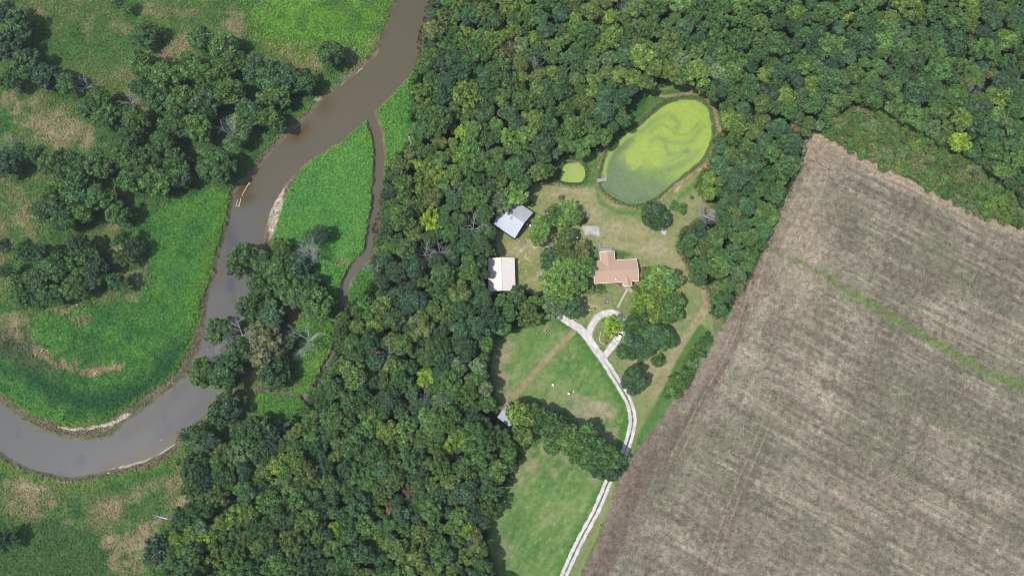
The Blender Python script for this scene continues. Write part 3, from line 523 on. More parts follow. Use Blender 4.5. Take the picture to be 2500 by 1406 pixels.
def water_material(name, rough, ripple, spec=0.5):
    m, N, Lk, b = mat(name)
    at = N.new('ShaderNodeAttribute'); at.attribute_name = "tone"
    tc = N.new('ShaderNodeTexCoord'); no = N.new('ShaderNodeTexNoise'); no.inputs['Scale'].default_value = 0.9; no.inputs['Detail'].default_value = 4
    Lk.new(tc.outputs['Object'], no.inputs['Vector'])
    bp = N.new('ShaderNodeBump'); bp.inputs['Strength'].default_value = ripple; bp.inputs['Distance'].default_value = 0.05
    Lk.new(no.outputs[0], bp.inputs['Height']); Lk.new(bp.outputs[0], b.inputs['Normal'])
    Lk.new(at.outputs['Color'], b.inputs['Base Color']); b.inputs['Roughness'].default_value = rough; b.inputs['IOR'].default_value = 1.33; b.inputs['Specular IOR Level'].default_value = spec
    return m
def river_col(u, v, x, y):
    n = fbm(x, y, 26, 71, 4); n5 = fbm(x, y, 5, 72, 3)
    c = ramp(np.clip((v - 80) / 800 + 0.5 * (n - .5), 0, 1), [A(102, 97, 78), A(107, 101, 81), A(106, 101, 88), A(106, 106, 101), A(108, 110, 108)])
    def put(c, m, k): return c * (1 - m[:, None]) + k[None] * m[:, None]
    for line, wd, k, a in [([(590,470),(600,455)], 14, A(100, 74, 36), .9), ([(590,500),(612,480)], 12, A(96, 76, 46), .7), ([(725,335),(745,318)], 16, A(98, 78, 42), .85), ([(790,265),(800,258)], 20, A(98, 82, 52), .6),
                           ([(560,600),(545,640),(525,700)], 12, A(104, 96, 88), .6), ([(640,600),(655,540),(700,450),(760,400)], 16, A(116, 100, 88), .7),
                           ([(440,960),(380,1010),(300,1060)], 12, A(110, 98, 90), .5), ([(560,560),(575,620),(560,700)], 16, A(86, 86, 92), .5), ([(400,1060),(450,1030),(500,990)], 24, A(94, 90, 94), .5),
                           ([(420,1070),(350,1115),(250,1140)], 14, A(112, 98, 88), .6)]:
        c = put(c, np.clip(np.exp(-(line_dist(u + 20 * (n5 - .5), v + 20 * (n - .5), line) / wd) ** 2) * a, 0, 1), k)
    c = put(c, sstep(n5, .62, .8) * .35 * (v > 520), A(78, 78, 88))
    return np.clip(c, 0, 1)
def river_mask(u, v):
    return inside(u, v, RIVER) | (line_dist(u, v, RIVER, True) < 12) | ((line_dist(u, v, CREEK[:int(len(CREEK) * .70) + 1]) < 18))
wm = water_material("river_water", 0.22, 0.25, 0.45)
rp = [(-120, -80), (1080, -80), (1080, 1200), (-120, 1200)]
river = water_sheet("river_water", rp, -0.86, river_mask, river_col, wm, 0.8); tag(river, kind='structure')
def pond_col(u, v, x, y):
    n = fbm(x, y, 6, 81, 3); n2_ = fbm(x, y, 6, 82, 3); uu = u + 7 * (n - .5); vv = v + 7 * (n2_ - .5)
    base = A(122, 144, 104); bright = A(168, 192, 92)
    m = sstep(uu * 0.45 - vv + (394 - 1560 * .45), -46, 26)               # bright scum gathers in the upper right
    m = np.maximum(m, 1 - sstep(line_dist(uu, vv, [(1560,330),(1540,365),(1545,400),(1560,385)]), 10, 24))
    m = np.maximum(m, sstep(18 - line_dist(uu, vv, [(1615,345),(1616,372),(1612,392),(1600,390)]), 0, 8))
    c = base[None] * (1 - m[:, None]) + bright[None] * m[:, None]
    def put(c, mm, k): return c * (1 - mm[:, None]) + k[None] * mm[:, None]
    for line, wd, k, a in [([(1483,440),(1484,405),(1500,372),(1530,342),(1570,318),(1600,294),(1630,284),(1648,290),(1654,305),(1650,316)], 6.5, A(138, 160, 96), .8),
                           ([(1484,440),(1488,405),(1508,372),(1540,344)], 9, A(112, 138, 96), .9),
                           ([(1590,322),(1612,306),(1630,312),(1645,326),(1668,332),(1690,322),(1708,300),(1718,306)], 3.5, A(140, 170, 72), .8),
                           ([(1592,344),(1606,336),(1622,342),(1645,350),(1670,350),(1692,342),(1702,326),(1714,306)], 6, A(140, 164, 98), .8),
                           ([(1624,348),(1628,366),(1632,376),(1650,378),(1666,372),(1676,368)], 5.5, A(138, 162, 98), .8),
                           ([(1676,370),(1660,382),(1640,394),(1615,402)], 1.6, A(118, 144, 96), .4),
                           ([(1676,370),(1678,371)], 5, A(116, 142, 100), .9),
                           ([(1530,420),(1560,440),(1620,420),(1660,400)], 9, A(130, 156, 96), .5),
                           ([(1535,405),(1545,425)], 3.5, A(118, 142, 98), .7),
                           ([(1548,398),(1556,415)], 3, A(150, 180, 80), .6),
                           ([(1700,372),(1670,400),(1640,412),(1610,425)], 8, A(128, 152, 98), .6),
                           ([(1590,250),(1650,258),(1700,270),(1716,300)], 9, A(176, 200, 90), .5),
                           ([(1478,440),(1478,410),(1490,378),(1515,350),(1545,330)], 3.2, A(168, 192, 92), .9),
                           ([(1475,450),(1500,478),(1540,492),(1580,484)], 5, A(104, 122, 98), .6)]:
        mm = np.clip(np.exp(-(line_dist(uu, vv, spline(line, 4)) / (wd * 1.35)) ** 2) * a * (.55 + .6 * n), 0, 1); c = put(c, mm, k)
    curl = fbm(x + 8 * n, y + 8 * n2_, 9, 83, 3); c = put(c, sstep(curl, .50, .72) * .35, A(134, 160, 92)); c = c * (.90 + .2 * fbm(x, y, 1.0, 86, 2) + .12 * (fbm(x, y, .5, 87, 1) - .5))[:, None]
    return np.clip(c, 0, 1)
pm_ = water_material("pond_water", 0.45, 0.05, 0.3)
pond = water_sheet("pond_water", POND, -0.5, lambda u, v: inside(u, v, POND) | (line_dist(u, v, POND, True) < 10), pond_col, pm_, 0.4); tag(pond, kind='structure')
puddle = water_sheet("small_pond_water", PUDDLE, -0.5, lambda u, v: inside(u, v, PUDDLE) | (line_dist(u, v, PUDDLE, True) < 10), lambda u, v, x, y: A(168, 192, 104)[None] * (0.92 + .16 * fbm(x, y, 2, 84, 3))[:, None], pm_, 0.4); tag(puddle, kind='structure')

# ------------------------------------------------------------------ tall weeds and grass: leaf tufts (uncountable)
def leaf_mat(name, gain=1.0, transl=0.35):
    m, N, Lk, b = mat(name)
    at = N.new('ShaderNodeAttribute'); at.attribute_name = "tone"
    Lk.new(at.outputs['Color'], b.inputs['Base Color']); b.inputs['Roughness'].default_value = 0.7; b.inputs['Specular IOR Level'].default_value = 0.2
    tr = N.new('ShaderNodeBsdfTranslucent'); Lk.new(at.outputs['Color'], tr.inputs['Color'])
    mx = N.new('ShaderNodeMixShader'); mx.inputs[0].default_value = transl
    Lk.new(b.outputs[0], mx.inputs[1]); Lk.new(tr.outputs[0], mx.inputs[2]); Lk.new(mx.outputs[0], N['Material Output'].inputs[0])
    return m
def tufts(name, weights, n, size, height, up, gain, material):
    pr = weights / weights.sum(); pick = rng.choice(len(pr), n, p=pr)
    px = X[pick] + rng.uniform(-.23, .23, n); py = Y[pick] + rng.uniform(-.23, .23, n); pz = Z[pick] + rng.uniform(0.1, 1, n) * height
    nrm = rng.normal(size=(n, 3)); nrm[:, 2] = np.abs(nrm[:, 2]) + up; nrm /= np.linalg.norm(nrm, axis=1)[:, None]
    a = rng.normal(size=(n, 3)); t1 = np.cross(nrm, a); t1 /= np.linalg.norm(t1, axis=1)[:, None]; t2 = np.cross(nrm, t1)
    s = (size * rng.uniform(0.6, 1.4, n))[:, None]; c = np.stack([px, py, pz], 1)
    vs = np.stack([c - t1 * s - t2 * s * .6, c + t1 * s * .8 - t2 * s * .7, c + t1 * s + t2 * s * .6, c - t1 * s * .7 + t2 * s * .7], 1).reshape(-1, 3)
    fs = np.arange(4 * n).reshape(-1, 4)
    cc = C[pick] * (gain * rng.uniform(0.65, 1.3, n))[:, None]
    return link(name, np_mesh(name, vs, fs, material, fcol=np.clip(cc, 0, 1)))
view = (U > -60) & (U < 2560) & (V > -60) & (V < 1470)
lm = leaf_mat("weed_leaves")
o = tufts("tall_weeds", np.where(view, LUSHW ** 1.5, 0), 150000, 0.32, 0.9, 1.2, 1.75, lm)
tag(o, "lush bright green tall weeds covering the flats along the river", "weeds", kind='stuff')
mw_ = view & (U < 1000) & (sd_w < -8) & (FOREST_SD < 5)
o = tufts("meadow_grass", np.where(mw_, (1 - LUSHW) * (1.05 - .6 * DRYW) * (0.3 + MED), 0), 90000, 0.26, 0.5, 1.2, 1.6, lm)
tag(o, "rough meadow grass with green and straw coloured tufts west of the river", "grass", kind='stuff')
vg = view & (FOREST_SD > -8)
o = tufts("field_stubble", np.where(view & (FIELD_M > .8), .3 + rows, 0), 200000, 0.16, 0.12, 1.2, 1.55, lm)
tag(o, "short pale straw stubble scattered over the brown field", "stubble", kind='stuff')
o = tufts("bank_reeds", np.where(view, np.exp(-((sdp + 10) / 5.5) ** 2) * sstep(SML, .35, .65) * (np.hypot(U - 1466, V - 441) > 22), 0), 5500, 0.2, 0.6, 0.8, 1.9, lm)
tag(o, "dark green reeds fringing the two algae ponds", "reeds", kind='stuff')
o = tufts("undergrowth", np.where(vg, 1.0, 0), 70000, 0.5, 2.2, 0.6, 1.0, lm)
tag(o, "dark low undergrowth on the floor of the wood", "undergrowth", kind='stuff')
# ------------------------------------------------------------------ foliage materials and crown shapes
def crown_material(name, source):
    m, N, Lk, b = mat(name)
    if source == 'OBJECT':
        oi = N.new('ShaderNodeObjectInfo'); colour = oi.outputs['Color']
    else:
        ai = N.new('ShaderNodeAttribute'); ai.attribute_type = 'INSTANCER'; ai.attribute_name = 'tint'; colour = ai.outputs['Color']
    at = N.new('ShaderNodeAttribute'); at.attribute_name = "tone"
    tc = N.new('ShaderNodeTexCoord'); no = N.new('ShaderNodeTexNoise'); no.inputs['Scale'].default_value = 2.6; no.inputs['Detail'].default_value = 3
    Lk.new(tc.outputs['Object'], no.inputs['Vector'])
    mr = N.new('ShaderNodeMapRange'); mr.inputs['From Min'].default_value = 0.3; mr.inputs['From Max'].default_value = 0.7; mr.inputs['To Min'].default_value = 0.78; mr.inputs['To Max'].default_value = 1.25
    Lk.new(no.outputs[0], mr.inputs['Value'])
    v1 = N.new('ShaderNodeVectorMath'); v1.operation = 'MULTIPLY'; Lk.new(colour, v1.inputs[0]); Lk.new(at.outputs['Color'], v1.inputs[1])
    v2 = N.new('ShaderNodeVectorMath'); v2.operation = 'SCALE'; Lk.new(v1.outputs[0], v2.inputs[0]); Lk.new(mr.outputs[0], v2.inputs['Scale'])
    Lk.new(v2.outputs[0], b.inputs['Base Color']); b.inputs['Roughness'].default_value = 0.6; b.inputs['Specular IOR Level'].default_value = 0.25
    tr = N.new('ShaderNodeBsdfTranslucent'); Lk.new(v2.outputs[0], tr.inputs['Color'])
    mx = N.new('ShaderNodeMixShader'); mx.inputs[0].default_value = 0.3
    Lk.new(b.outputs[0], mx.inputs[1]); Lk.new(tr.outputs[0], mx.inputs[2]); Lk.new(mx.outputs[0], N['Material Output'].inputs[0])
    return m
CROWN = crown_material("foliage", 'OBJECT'); CROWN_S = crown_material("foliage_wood", 'INSTANCER')
BARK = simple_mat("bark", A(104, 92, 78), 0.9, 0.25, 3)
DEADWOOD = simple_mat("dead_wood", A(190, 188, 194), 0.85, 0.2, 3)

def crown_mesh(name, seed, lobes, lobe_r, leaves, leaf, flat=0.78, spread=0.74, ragged=0.18, jitter=0.55, star=0):
    r = np.random.default_rng(seed); V_, C_ = [], []
    ph = r.uniform(0, 2 * math.pi, 4); am = r.uniform(0.3, 1, 4) * ragged
    k = 0
    while k < lobes:
        th = r.uniform(0, 2 * math.pi); cz = r.uniform(-0.45, 1.0); rad = spread * (1 - 0.35 * r.random() ** 2.2) * (1 if r.random() > .16 else 0.55)
        out = 1 + sum(am[j] * math.sin((j + 2) * th + ph[j]) for j in range(4)) * 0.6
        s = math.sqrt(max(0.0, 1 - cz * cz)); lr = lobe_r * r.uniform(0.65, 1.25)
        if star: 
            th = round(th / (2 * math.pi) * star) / star * 2 * math.pi + r.normal() * .12
        c = np.array([math.cos(th) * s * rad * out, math.sin(th) * s * rad * out, cz * rad * flat])
        n = leaves
        d = r.normal(size=(n, 3)); d[:, 2] = d[:, 2] + 0.45; d /= np.linalg.norm(d, axis=1)[:, None]
        p = c + d * lr * (r.uniform(0.72, 1.08, n))[:, None] * np.array([1, 1, 0.85])
        nn = d + r.normal(size=(n, 3)) * jitter; nn /= np.linalg.norm(nn, axis=1)[:, None]
        a = r.normal(size=(n, 3)); t1 = np.cross(nn, a); t1 /= np.linalg.norm(t1, axis=1)[:, None]; t2 = np.cross(nn, t1)
        sz = (leaf * r.uniform(0.6, 1.35, n))[:, None]
        V_.append(np.stack([p - t1 * sz - t2 * sz * .55, p + t1 * sz * .75 - t2 * sz * .7, p + t1 * sz + t2 * sz * .5, p - t1 * sz * .6 + t2 * sz * .75], 1).reshape(-1, 3))
        tone = r.uniform(0.70, 1.32) * np.array([1 + r.normal() * .05, 1, 1 + r.normal() * .05])
        C_.append(tone[None] * r.uniform(0.62, 1.40, n)[:, None]); k += 1
    vs = np.concatenate(V_); fs = np.arange(len(vs)).reshape(-1, 4)
    return np_mesh(name, vs, fs, CROWN, fcol=np.clip(np.concatenate(C_), 0, 2))
PROTO = []
for i in range(5): PROTO.append(crown_mesh("oak_crown", 100 + i, 52, 0.25, 84, 0.068))
for i in range(4): PROTO.append(crown_mesh("lumpy_crown", 120 + i, 30, 0.33, 130, 0.066, ragged=0.24))
for i in range(3): PROTO.append(crown_mesh("fine_crown", 140 + i, 95, 0.17, 44, 0.062, spread=0.84, jitter=0.8, ragged=.2))
for i in range(3): PROTO.append(crown_mesh("feathery_crown", 160 + i, 80, 0.17, 52, 0.062, spread=0.88, jitter=0.9, ragged=.30, star=11))
NP_ = len(PROTO)
ROUND = [crown_mesh('round_crown', 150 + i, 150, 0.16, 60, 0.055, spread=0.88, jitter=.6, ragged=.05, flat=.9) for i in range(2)]
SPARSE = [crown_mesh("sparse_crown", 180 + i, 40, 0.20, 26, 0.045, spread=.85, jitter=1.0, ragged=.35) for i in range(3)]
BUSH = [crown_mesh("bush_crown", 190 + i, 22, 0.34, 70, 0.085, spread=.68, jitter=.8, ragged=.4, flat=.7) for i in range(5)]

def trunk_mesh(seed, limbs=5, name="trunk"):
    r = random.Random(seed); m = MB()
    pts = [Vector((0, 0, -0.02))]
    for k in range(1, 5): pts.append(Vector((r.uniform(-.02, .02) * k, r.uniform(-.02, .02) * k, 0.62 * k / 4)))
    rad = [0.034, 0.026, 0.022, 0.018, 0.013]
    for k in range(4): m.tube(pts[k], pts[k + 1], rad[k], rad[k + 1], 7)
    for k in range(limbs):
        a = 2 * math.pi * k / limbs + r.uniform(-.4, .4); s = pts[2 + k % 3]
        e = s + Vector((math.cos(a) * .16, math.sin(a) * .16, .16 + r.uniform(0, .1))); m.tube(s, e, 0.012, 0.005, 5)
    me = bpy.data.meshes.new(name); me.from_pydata(m.v, [], m.f); me.materials.append(BARK); return me
TRUNKS = [trunk_mesh(i) for i in range(4)]

def dead_meshes(seed, spread=0.5, levels=4, thick=1.0, many=0):          # unit height 1, returns trunk and limbs
    r = random.Random(seed); T, B = MB(), MB()
    top = Vector((r.uniform(-.03, .03), r.uniform(-.03, .03), 0.42)); T.tube((0, 0, -0.02), top, 0.026 * thick, 0.018 * thick, 8)
    def grow(p, d, L, rad, lev):
        q = p
        for _ in range(3):
            d = (d + Vector((r.uniform(-.28, .28), r.uniform(-.28, .28), r.uniform(-.16, .2)))).normalized(); e = q + d * L / 3
            B.tube(q, e, rad, rad * .8, 5, False); rad *= .8
            if lev > 0:
                for _k in range(1 + (r.random() < .5)):
                    dd = (d + Vector((r.uniform(-1, 1), r.uniform(-1, 1), r.uniform(-.35, .45))) * .9).normalized()
                    grow(e, dd, L * r.uniform(.42, .62), rad * .7, lev - 1)
            q = e
    n = many or r.randint(5, 7)
    for k in range(n):
        a = 2 * math.pi * k / n + r.uniform(-.5, .5)
        grow(top - Vector((0, 0, r.uniform(0, .14))), Vector((math.cos(a) * spread * 1.6, math.sin(a) * spread * 1.6, .75)).normalized(), .40, 0.0155 * thick, levels - 2)
    out = []
    for nm, m in (("trunk", T), ("limbs", B)):
        me = bpy.data.meshes.new(nm); me.from_pydata(m.v, [], m.f); me.materials.append(DEADWOOD); out.append(me)
    return out
DEAD = [dead_meshes(300 + i, 0.5 + .12 * (i % 3), 5, .85) for i in range(5)]
BUSHY = dead_meshes(333, .62, 5, .8, 13)

# ------------------------------------------------------------------ tones
TONES = {   # albedo of leaves, word used in labels
 'dark': ((0.0393, 0.0786, 0.0263), "dark green"), 'blue': ((0.0393, 0.0786, 0.0344), "blue green"), 'mid': ((0.0491, 0.0939, 0.0253), "mid green"),
 'fresh': ((0.0611, 0.1136, 0.0304), "fresh green"), 'olive': ((0.0666, 0.1005, 0.0284), "olive green"), 'lime': ((0.0829, 0.1288, 0.0263), "yellow green"),
 'gold': ((0.1308, 0.1966, 0.0243), "bright yellow green"), 'pale': ((0.0785, 0.1201, 0.0506), "pale grey green"), 'khaki': ((0.0894, 0.1048, 0.0446), "khaki green"),
 'sunny': ((0.0894, 0.1551, 0.0364), "light green"), 'rust': ((0.1527, 0.0819, 0.0557), "rust brown"), 'deep': ((0.0316, 0.0611, 0.0304), "very dark green")}
GAIN = 2.3
NUM = ["zero","one","two","three","four","five","six","seven","eight","nine","ten","eleven","twelve","thirteen","fourteen","fifteen","sixteen","seventeen","eighteen","nineteen"]
TENS = {2:"twenty",3:"thirty",4:"forty",5:"fifty",6:"sixty",7:"seventy",8:"eighty",9:"ninety"}
def words(n):
    if n < 20: return NUM[n]
    if n < 100: return TENS[n // 10] + ("-" + NUM[n % 10] if n % 10 else "")
    return "a hundred" + (" and " + words(n % 100) if n % 100 else "")
MARKS = [("silver roofed barn",1245,545),("cream roofed barn",1228,670),("brown roofed house",1503,660),("large algae pond",1605,370),("small round pond",1398,421),("grey dock",1470,439),
 ("turning circle",1475,800),("white drive's bend",1544,1030),("red shed",1225,1010),("tan mown strip",1310,905),("creek mouth",905,280),("white river log",600,462),("river sandbar",230,1045),
 ("pebble bar",676,520),("field's top corner",1985,325),("field's green strip",1900,618),("gold woodland tree",1045,540),("rust tree",995,1195),("fallen white snag",395,1262),("forked dead tree",745,828),
 ("riverside dead tree",575,812),("river's top edge",1010,30),("creek bend",845,680),("meadow dead tree",555,312),("big round meadow tree",530,402),("grey tank",1619,567),("lone meadow bush",808,130),
 ("gravel bar's tail",630,610),("round drive tree",1552,930),("low creek path",680,955),("drive's lower end",1379,1400),("far right yellow tree",2440,230),("top dead tree",2198,75),("thicket by the field",2250,420),("overhanging river tree",595,635)]
def label_for(kind, tone, r_px, px, py, metres=True):
    size = "tiny" if r_px < 11 else "small" if r_px < 17 else "medium" if r_px < 23 else "large" if r_px < 31 else "very large"
    m = min((q for q in MARKS if (q[1] - px) ** 2 + (q[2] - py) ** 2 > 15 ** 2), key=lambda q: (q[1] - px) ** 2 + (q[2] - py) ** 2)
    dx, dy = px - m[1], m[2] - py; a = math.degrees(math.atan2(dy, dx)) % 360
    d = ["right of", "above right of", "above", "above left of", "left of", "below left of", "below", "below right of"][int((a + 22.5) // 45) % 8]
    return f"{size} {tone} {kind} {words(max(2, round(math.hypot(dx, dy) * .153)))} metres {d} the {m[0]}"

used_labels = {}
def uniq(label, o, group):
    """things nothing tells apart keep one label and get one group"""
    if label in used_labels:
        g = used_labels[label][1]; o['group'] = g
    else:
        used_labels[label] = (o, group); o['group'] = group
    o['label'] = label

trunk_sc = {}
def place_tree(px, py, r_px, tone, proto=None, hgt=None, label=None, group="trees", kind='tree', name='broadleaf_tree', cat='tree', squash=None, lean=None):
    c, word = TONES[tone]
    Rm = r_px * 0.150; h = hgt if hgt else min(17.0, 6.5 + Rm * (1.75 if group.startswith('trees of the dense') else 0.8) + random.uniform(-.9, .9))
    sq = squash or random.uniform(.85, 1.1); vr = Rm * .64 * sq
    zc_ = h - vr * .95; q = P(px, py, zc_); Rm = r_px * depth(q.y, zc_) / F * 1.02
    e = empty(name, (q.x, q.y, 0), random.uniform(0, 6.28), cat=cat)
    uniq(label or label_for(kind, word, r_px, px, py), e, group)
    mesh = proto if proto is not None else PROTO[random.randrange(NP_)]
    cr = link("crown", mesh, e, (0, 0, zc_)); j = random.uniform(.93, 1.07); cr.scale = (Rm * j, Rm / j, vr * 1.28)
    v = random.uniform(.86, 1.16) * GAIN; cr.color = (min(c[0] * v * random.uniform(.93, 1.08), 1), min(c[1] * v, 1), min(c[2] * v * random.uniform(.85, 1.15), 1), 1)
    t = link("trunk", TRUNKS[random.randrange(4)], e); t.scale = (h * .72, h * .72, h)
    return e
def place_bush(px, py, r_px, tone, label=None, group="shrubs", hgt=None):
    c, word = TONES[tone]; Rm = r_px * .15; vr = Rm * .7
    zc_ = vr * .85; q = P(px, py, zc_); Rm = r_px * depth(q.y, zc_) / F
    o = link("shrub", BUSH[random.randrange(5)], None, (q.x, q.y, zc_)); o.scale = (Rm * 1.05, Rm, vr * 1.25); o.rotation_euler = (0, 0, random.uniform(0, 6.28))
    v = random.uniform(.88, 1.14) * GAIN; o.color = (c[0] * v, c[1] * v, c[2] * v, 1); o['category'] = 'shrub'
    uniq(label or label_for("shrub", word, r_px, px, py), o, group); return o
def place_dead(px, py, r_px, label=None, hgt=None, i=None, up=1.0, name='dead_tree'):
    q0 = P(px, py, 0); h = hgt or min(17.0, 6 + r_px * .30); zc_ = h * .75; q = P(px, py, zc_)
    e = empty(name, (q.x, q.y, 0), random.uniform(0, 6.28), cat='dead tree')
    uniq(label or label_for("leafless dead tree", "grey", r_px, px, py), e, "bare dead trees in the woods and meadow")
    T, B = BUSHY if (lb_ := (label or '')).startswith('bushy') or 'grey dead tree beside' in lb_ else DEAD[random.randrange(5) if i is None else i]
    s = r_px * .150 / 0.44
    for nm, me in (("trunk", T), ("limbs", B)):
        o = link(nm, me, e); o.scale = (s, s, h) if nm == "limbs" else (s, s, h)
    return e

# ------------------------------------------------------------------ trees set one by one (photo pixels, crown radius, tone)
O_, L_, F_, S_ = 0, 5, 9, 12              # first index of each crown family
def fam(a): return {'o': PROTO[random.randrange(5)], 'l': PROTO[5 + random.randrange(4)], 'f': PROTO[9 + random.randrange(3)], 's': PROTO[12 + random.randrange(3)], 'p': SPARSE[random.randrange(3)], 'r': ROUND[random.randrange(2)]}[a]
taken = []
count = 0
for x, y, r, t, f_ in MEADOW:
    place_tree(x, y, r, t, fam(f_), group="trees of the meadows by the river"); taken.append((x, y, r)); count += 1
for x, y, r, t, f_, lb in HOME:
    place_tree(x, y, r, t, fam(f_), label=lb, group="trees of the homestead and its wood", hgt=(3.2 if r <= 13 and y > 690 else None)); taken.append((x, y, r)); count += 1
for x, y, r in [(995,1195,15),(950,1228,11),(952,1246,11),(2372,88,9),(1942,312,11),(2412,182,16)]:
    place_tree(x, y, r, 'rust', fam('p' if r > 12 else 'f'), group="rust brown trees in the wood"); taken.append((x, y, r)); count += 1
for x, y, r, lb, hh in [(745,828,38,"forked bare dead tree with its shadow on the green flat by the creek",16),(578,812,44,"wide pale bare dead tree leaning out over the river bank",15),(555,312,32,None,17.5),(200,206,26,None,7),(312,242,24,None,9),(1150,545,36,None,17.5),(1032,610,30,None,17.5),(1070,606,26,None,17),(1112,462,24,None,17),(1192,367,22,None,17),(1728,520,32,"bushy grey dead tree at the wood's edge right of the lone round tree",12),(752,612,32,"grey dead tree beside the green island by the river",14),(912,650,24,None,11),(942,862,30,None,17.5),(918,906,14,None,12),(780,1026,22,None,17),(680,1046,18,None,9),(1032,965,20,None,17.5),(2198,75,24,None,17.5),(2165,155,18,None,17.5),(2386,216,16,None,17),(270,525,18,None,10),(1334,590,20,None,6),(12,345,24,None,9),(1000,1220,13,None,17),(1168,1168,18,None,17),(1308,384,18,None,17),(515,868,22,None,9),(980,690,14,None,12),(1310,152,18,None,17.5),(1190,440,18,None,17),(1115,1110,14,None,12),(218,700,16,None,4),(1520,10,14,None,17),(850,450,0,None,0)]:
    if r: place_dead(x, y, r, lb, hh); taken.append((x, y, r * .6))

# ------------------------------------------------------------------ the wood: crowns packed at random, largest first
W_ = WOODS['north']
def tone_at(x, y, rr):
    n = fbm(np.array([x]) * 1.0, np.array([y]) * 1.0, 90, 201, 3)[0] + rr.uniform(-.28, .28)
    if x > 1900 and y < 420: n -= .04
    return 'deep' if n < .20 else 'blue' if n < .34 else 'dark' if n < .47 else 'mid' if n < .66 else 'olive' if n < .74 else 'fresh' if n < .83 else 'pale' if n < .86 else 'lime'
rr = random.Random(5)
cand = []; grid = {}
CELL = 45
def near_ok(x, y, r, k):
    gx_, gy_ = int(x // CELL), int(y // CELL)
    for a in range(gx_ - 2, gx_ + 3):
        for b_ in range(gy_ - 2, gy_ + 3):
            for (x2, y2, r2) in grid.get((a, b_), ()):
                if (x - x2) ** 2 + (y - y2) ** 2 < ((r + r2) * k) ** 2: return False
    return True
def reg(t): grid.setdefault((int(t[0] // CELL), int(t[1] // CELL)), []).append(t)
for t in taken: reg(t)
reg((1222, 1008, 20)); reg((1232, 1036, 10)); reg((1728, 518, 26))
for r, tries, k in [(33, 350, .74), (28, 1500, .72), (24, 5000, .70), (20, 12000, .68), (17, 22000, .67), (14, 26000, .67)]:
    xs = np.array([rr.uniform(380, 2620) for _ in range(tries)]); ys = np.array([rr.uniform(-90, 1500) for _ in range(tries)])
    s = sdf(xs, ys, W_, 80)
    for x, y, d in zip(xs, ys, s):
        q = r * rr.uniform(.92, 1.1)
        if d > q * .55 and near_ok(x, y, q, k):
            cand.append((x, y, q, tone_at(x, y, rr))); reg((x, y, q))
under = []                                  # lower crowns that show in the gaps
for _ in range(2600):
    x, y = rr.uniform(380, 2620), rr.uniform(-90, 1500)
    under.append((x, y))
ux_ = np.array([c[0] for c in under]); uy_ = np.array([c[1] for c in under]); us_ = sdf(ux_, uy_, W_, 80)
under = [(x, y, rr.uniform(15, 21), rr.choice(['mid', 'dark', 'olive', 'fresh'])) for (x, y), d in zip(under, us_) if d > 12 and (x - 1226) ** 2 + (y - 1015) ** 2 > 34 ** 2 and (x - 1728) ** 2 + (y - 518) ** 2 > 40 ** 2]
inview = [c for c in cand if -20 < c[0] < 2520 and -20 < c[1] < 1426]
rest = [c for c in cand if c not in set(inview)]
inview.sort(key=lambda c: -c[2] * (1 + .0 * c[0]))
N_IND = max(0, 300 - count)
thd = -sdf(np.array([c[0] for c in inview]), np.array([c[1] for c in inview]), [(2005,330),(2040,280),(2110,255),(2200,285),(2300,345),(2380,385),(2450,440),(2560,520),(2560,560),(2270,470)], 400)
for (x, y, r, t), dd_ in zip(inview[:N_IND], thd):
    place_tree(x, y, r, t, group="trees of the dense wood", hgt=(None if dd_ > 70 else 7.5 + 5 * max(0, dd_) / 70 + random.uniform(-.5, .5)))
rest += inview[N_IND:]
print("trees set one by one", count, "individual in the wood", min(N_IND, len(inview)), "left to the mass", len(rest))

# the rest of the wood as one mass (points carrying the same crowns)
n_up = len(rest); rest += under
n = len(rest); TH_D = -sdf(np.array([c[0] for c in rest]), np.array([c[1] for c in rest]), [(2005,330),(2040,280),(2110,255),(2200,285),(2300,345),(2380,385),(2450,440),(2560,520),(2560,560),(2270,470)], 400); pos = np.zeros((n, 3)); scl = np.zeros((n, 3)); rot = np.zeros((n, 3)); tint = np.zeros((n, 4)); idx = np.zeros(n, np.int32)
for i, (x, y, r, t) in enumerate(rest):
    Rm = r * .150; h = min(17.0, 7.5 + Rm * 1.5 + rr.uniform(-1.2, 1.0)); h = h if i < n_up else rr.uniform(5.5, 8); h -= 5.0 * max(0, 1 - max(0, float(TH_D[i])) / 70) if i < n_up else 0; vr = Rm * .64; z = h - vr; q = P(x, y, z); Rm = r * depth(q.y, z) / F * 1.04
    pos[i] = q; scl[i] = (Rm, Rm * rr.uniform(.93, 1.07), vr * 1.3); rot[i] = (0, 0, rr.uniform(0, 6.28)); v = rr.uniform(.84, 1.16) * GAIN; c = TONES[t][0]
    tint[i] = (c[0] * v * rr.uniform(.88, 1.12), c[1] * v, c[2] * v, 1); idx[i] = rr.randrange(NP_)
wm_ = bpy.data.meshes.new("woodland"); wm_.vertices.add(n); wm_.vertices.foreach_set("co", pos.ravel().astype(np.float32))
for nm, ty, dat, fld in (("scl", 'FLOAT_VECTOR', scl, "vector"), ("rot", 'FLOAT_VECTOR', rot, "vector"), ("tint", 'FLOAT_COLOR', tint, "color"), ("idx", 'INT', idx, "value")):
    a = wm_.attributes.new(nm, ty, 'POINT'); a.data.foreach_set(fld, dat.ravel().astype(np.int32 if ty == 'INT' else np.float32))
wood = link("woodland", wm_); tag(wood, "mass of smaller green crowns filling the dense wood between the larger trees", "woodland", kind='stuff')
ng = bpy.data.node_groups.new("woodland_nodes", 'GeometryNodeTree')
ng.interface.new_socket("Geometry", in_out='INPUT', socket_type='NodeSocketGeometry'); ng.interface.new_socket("Geometry", in_out='OUTPUT', socket_type='NodeSocketGeometry')
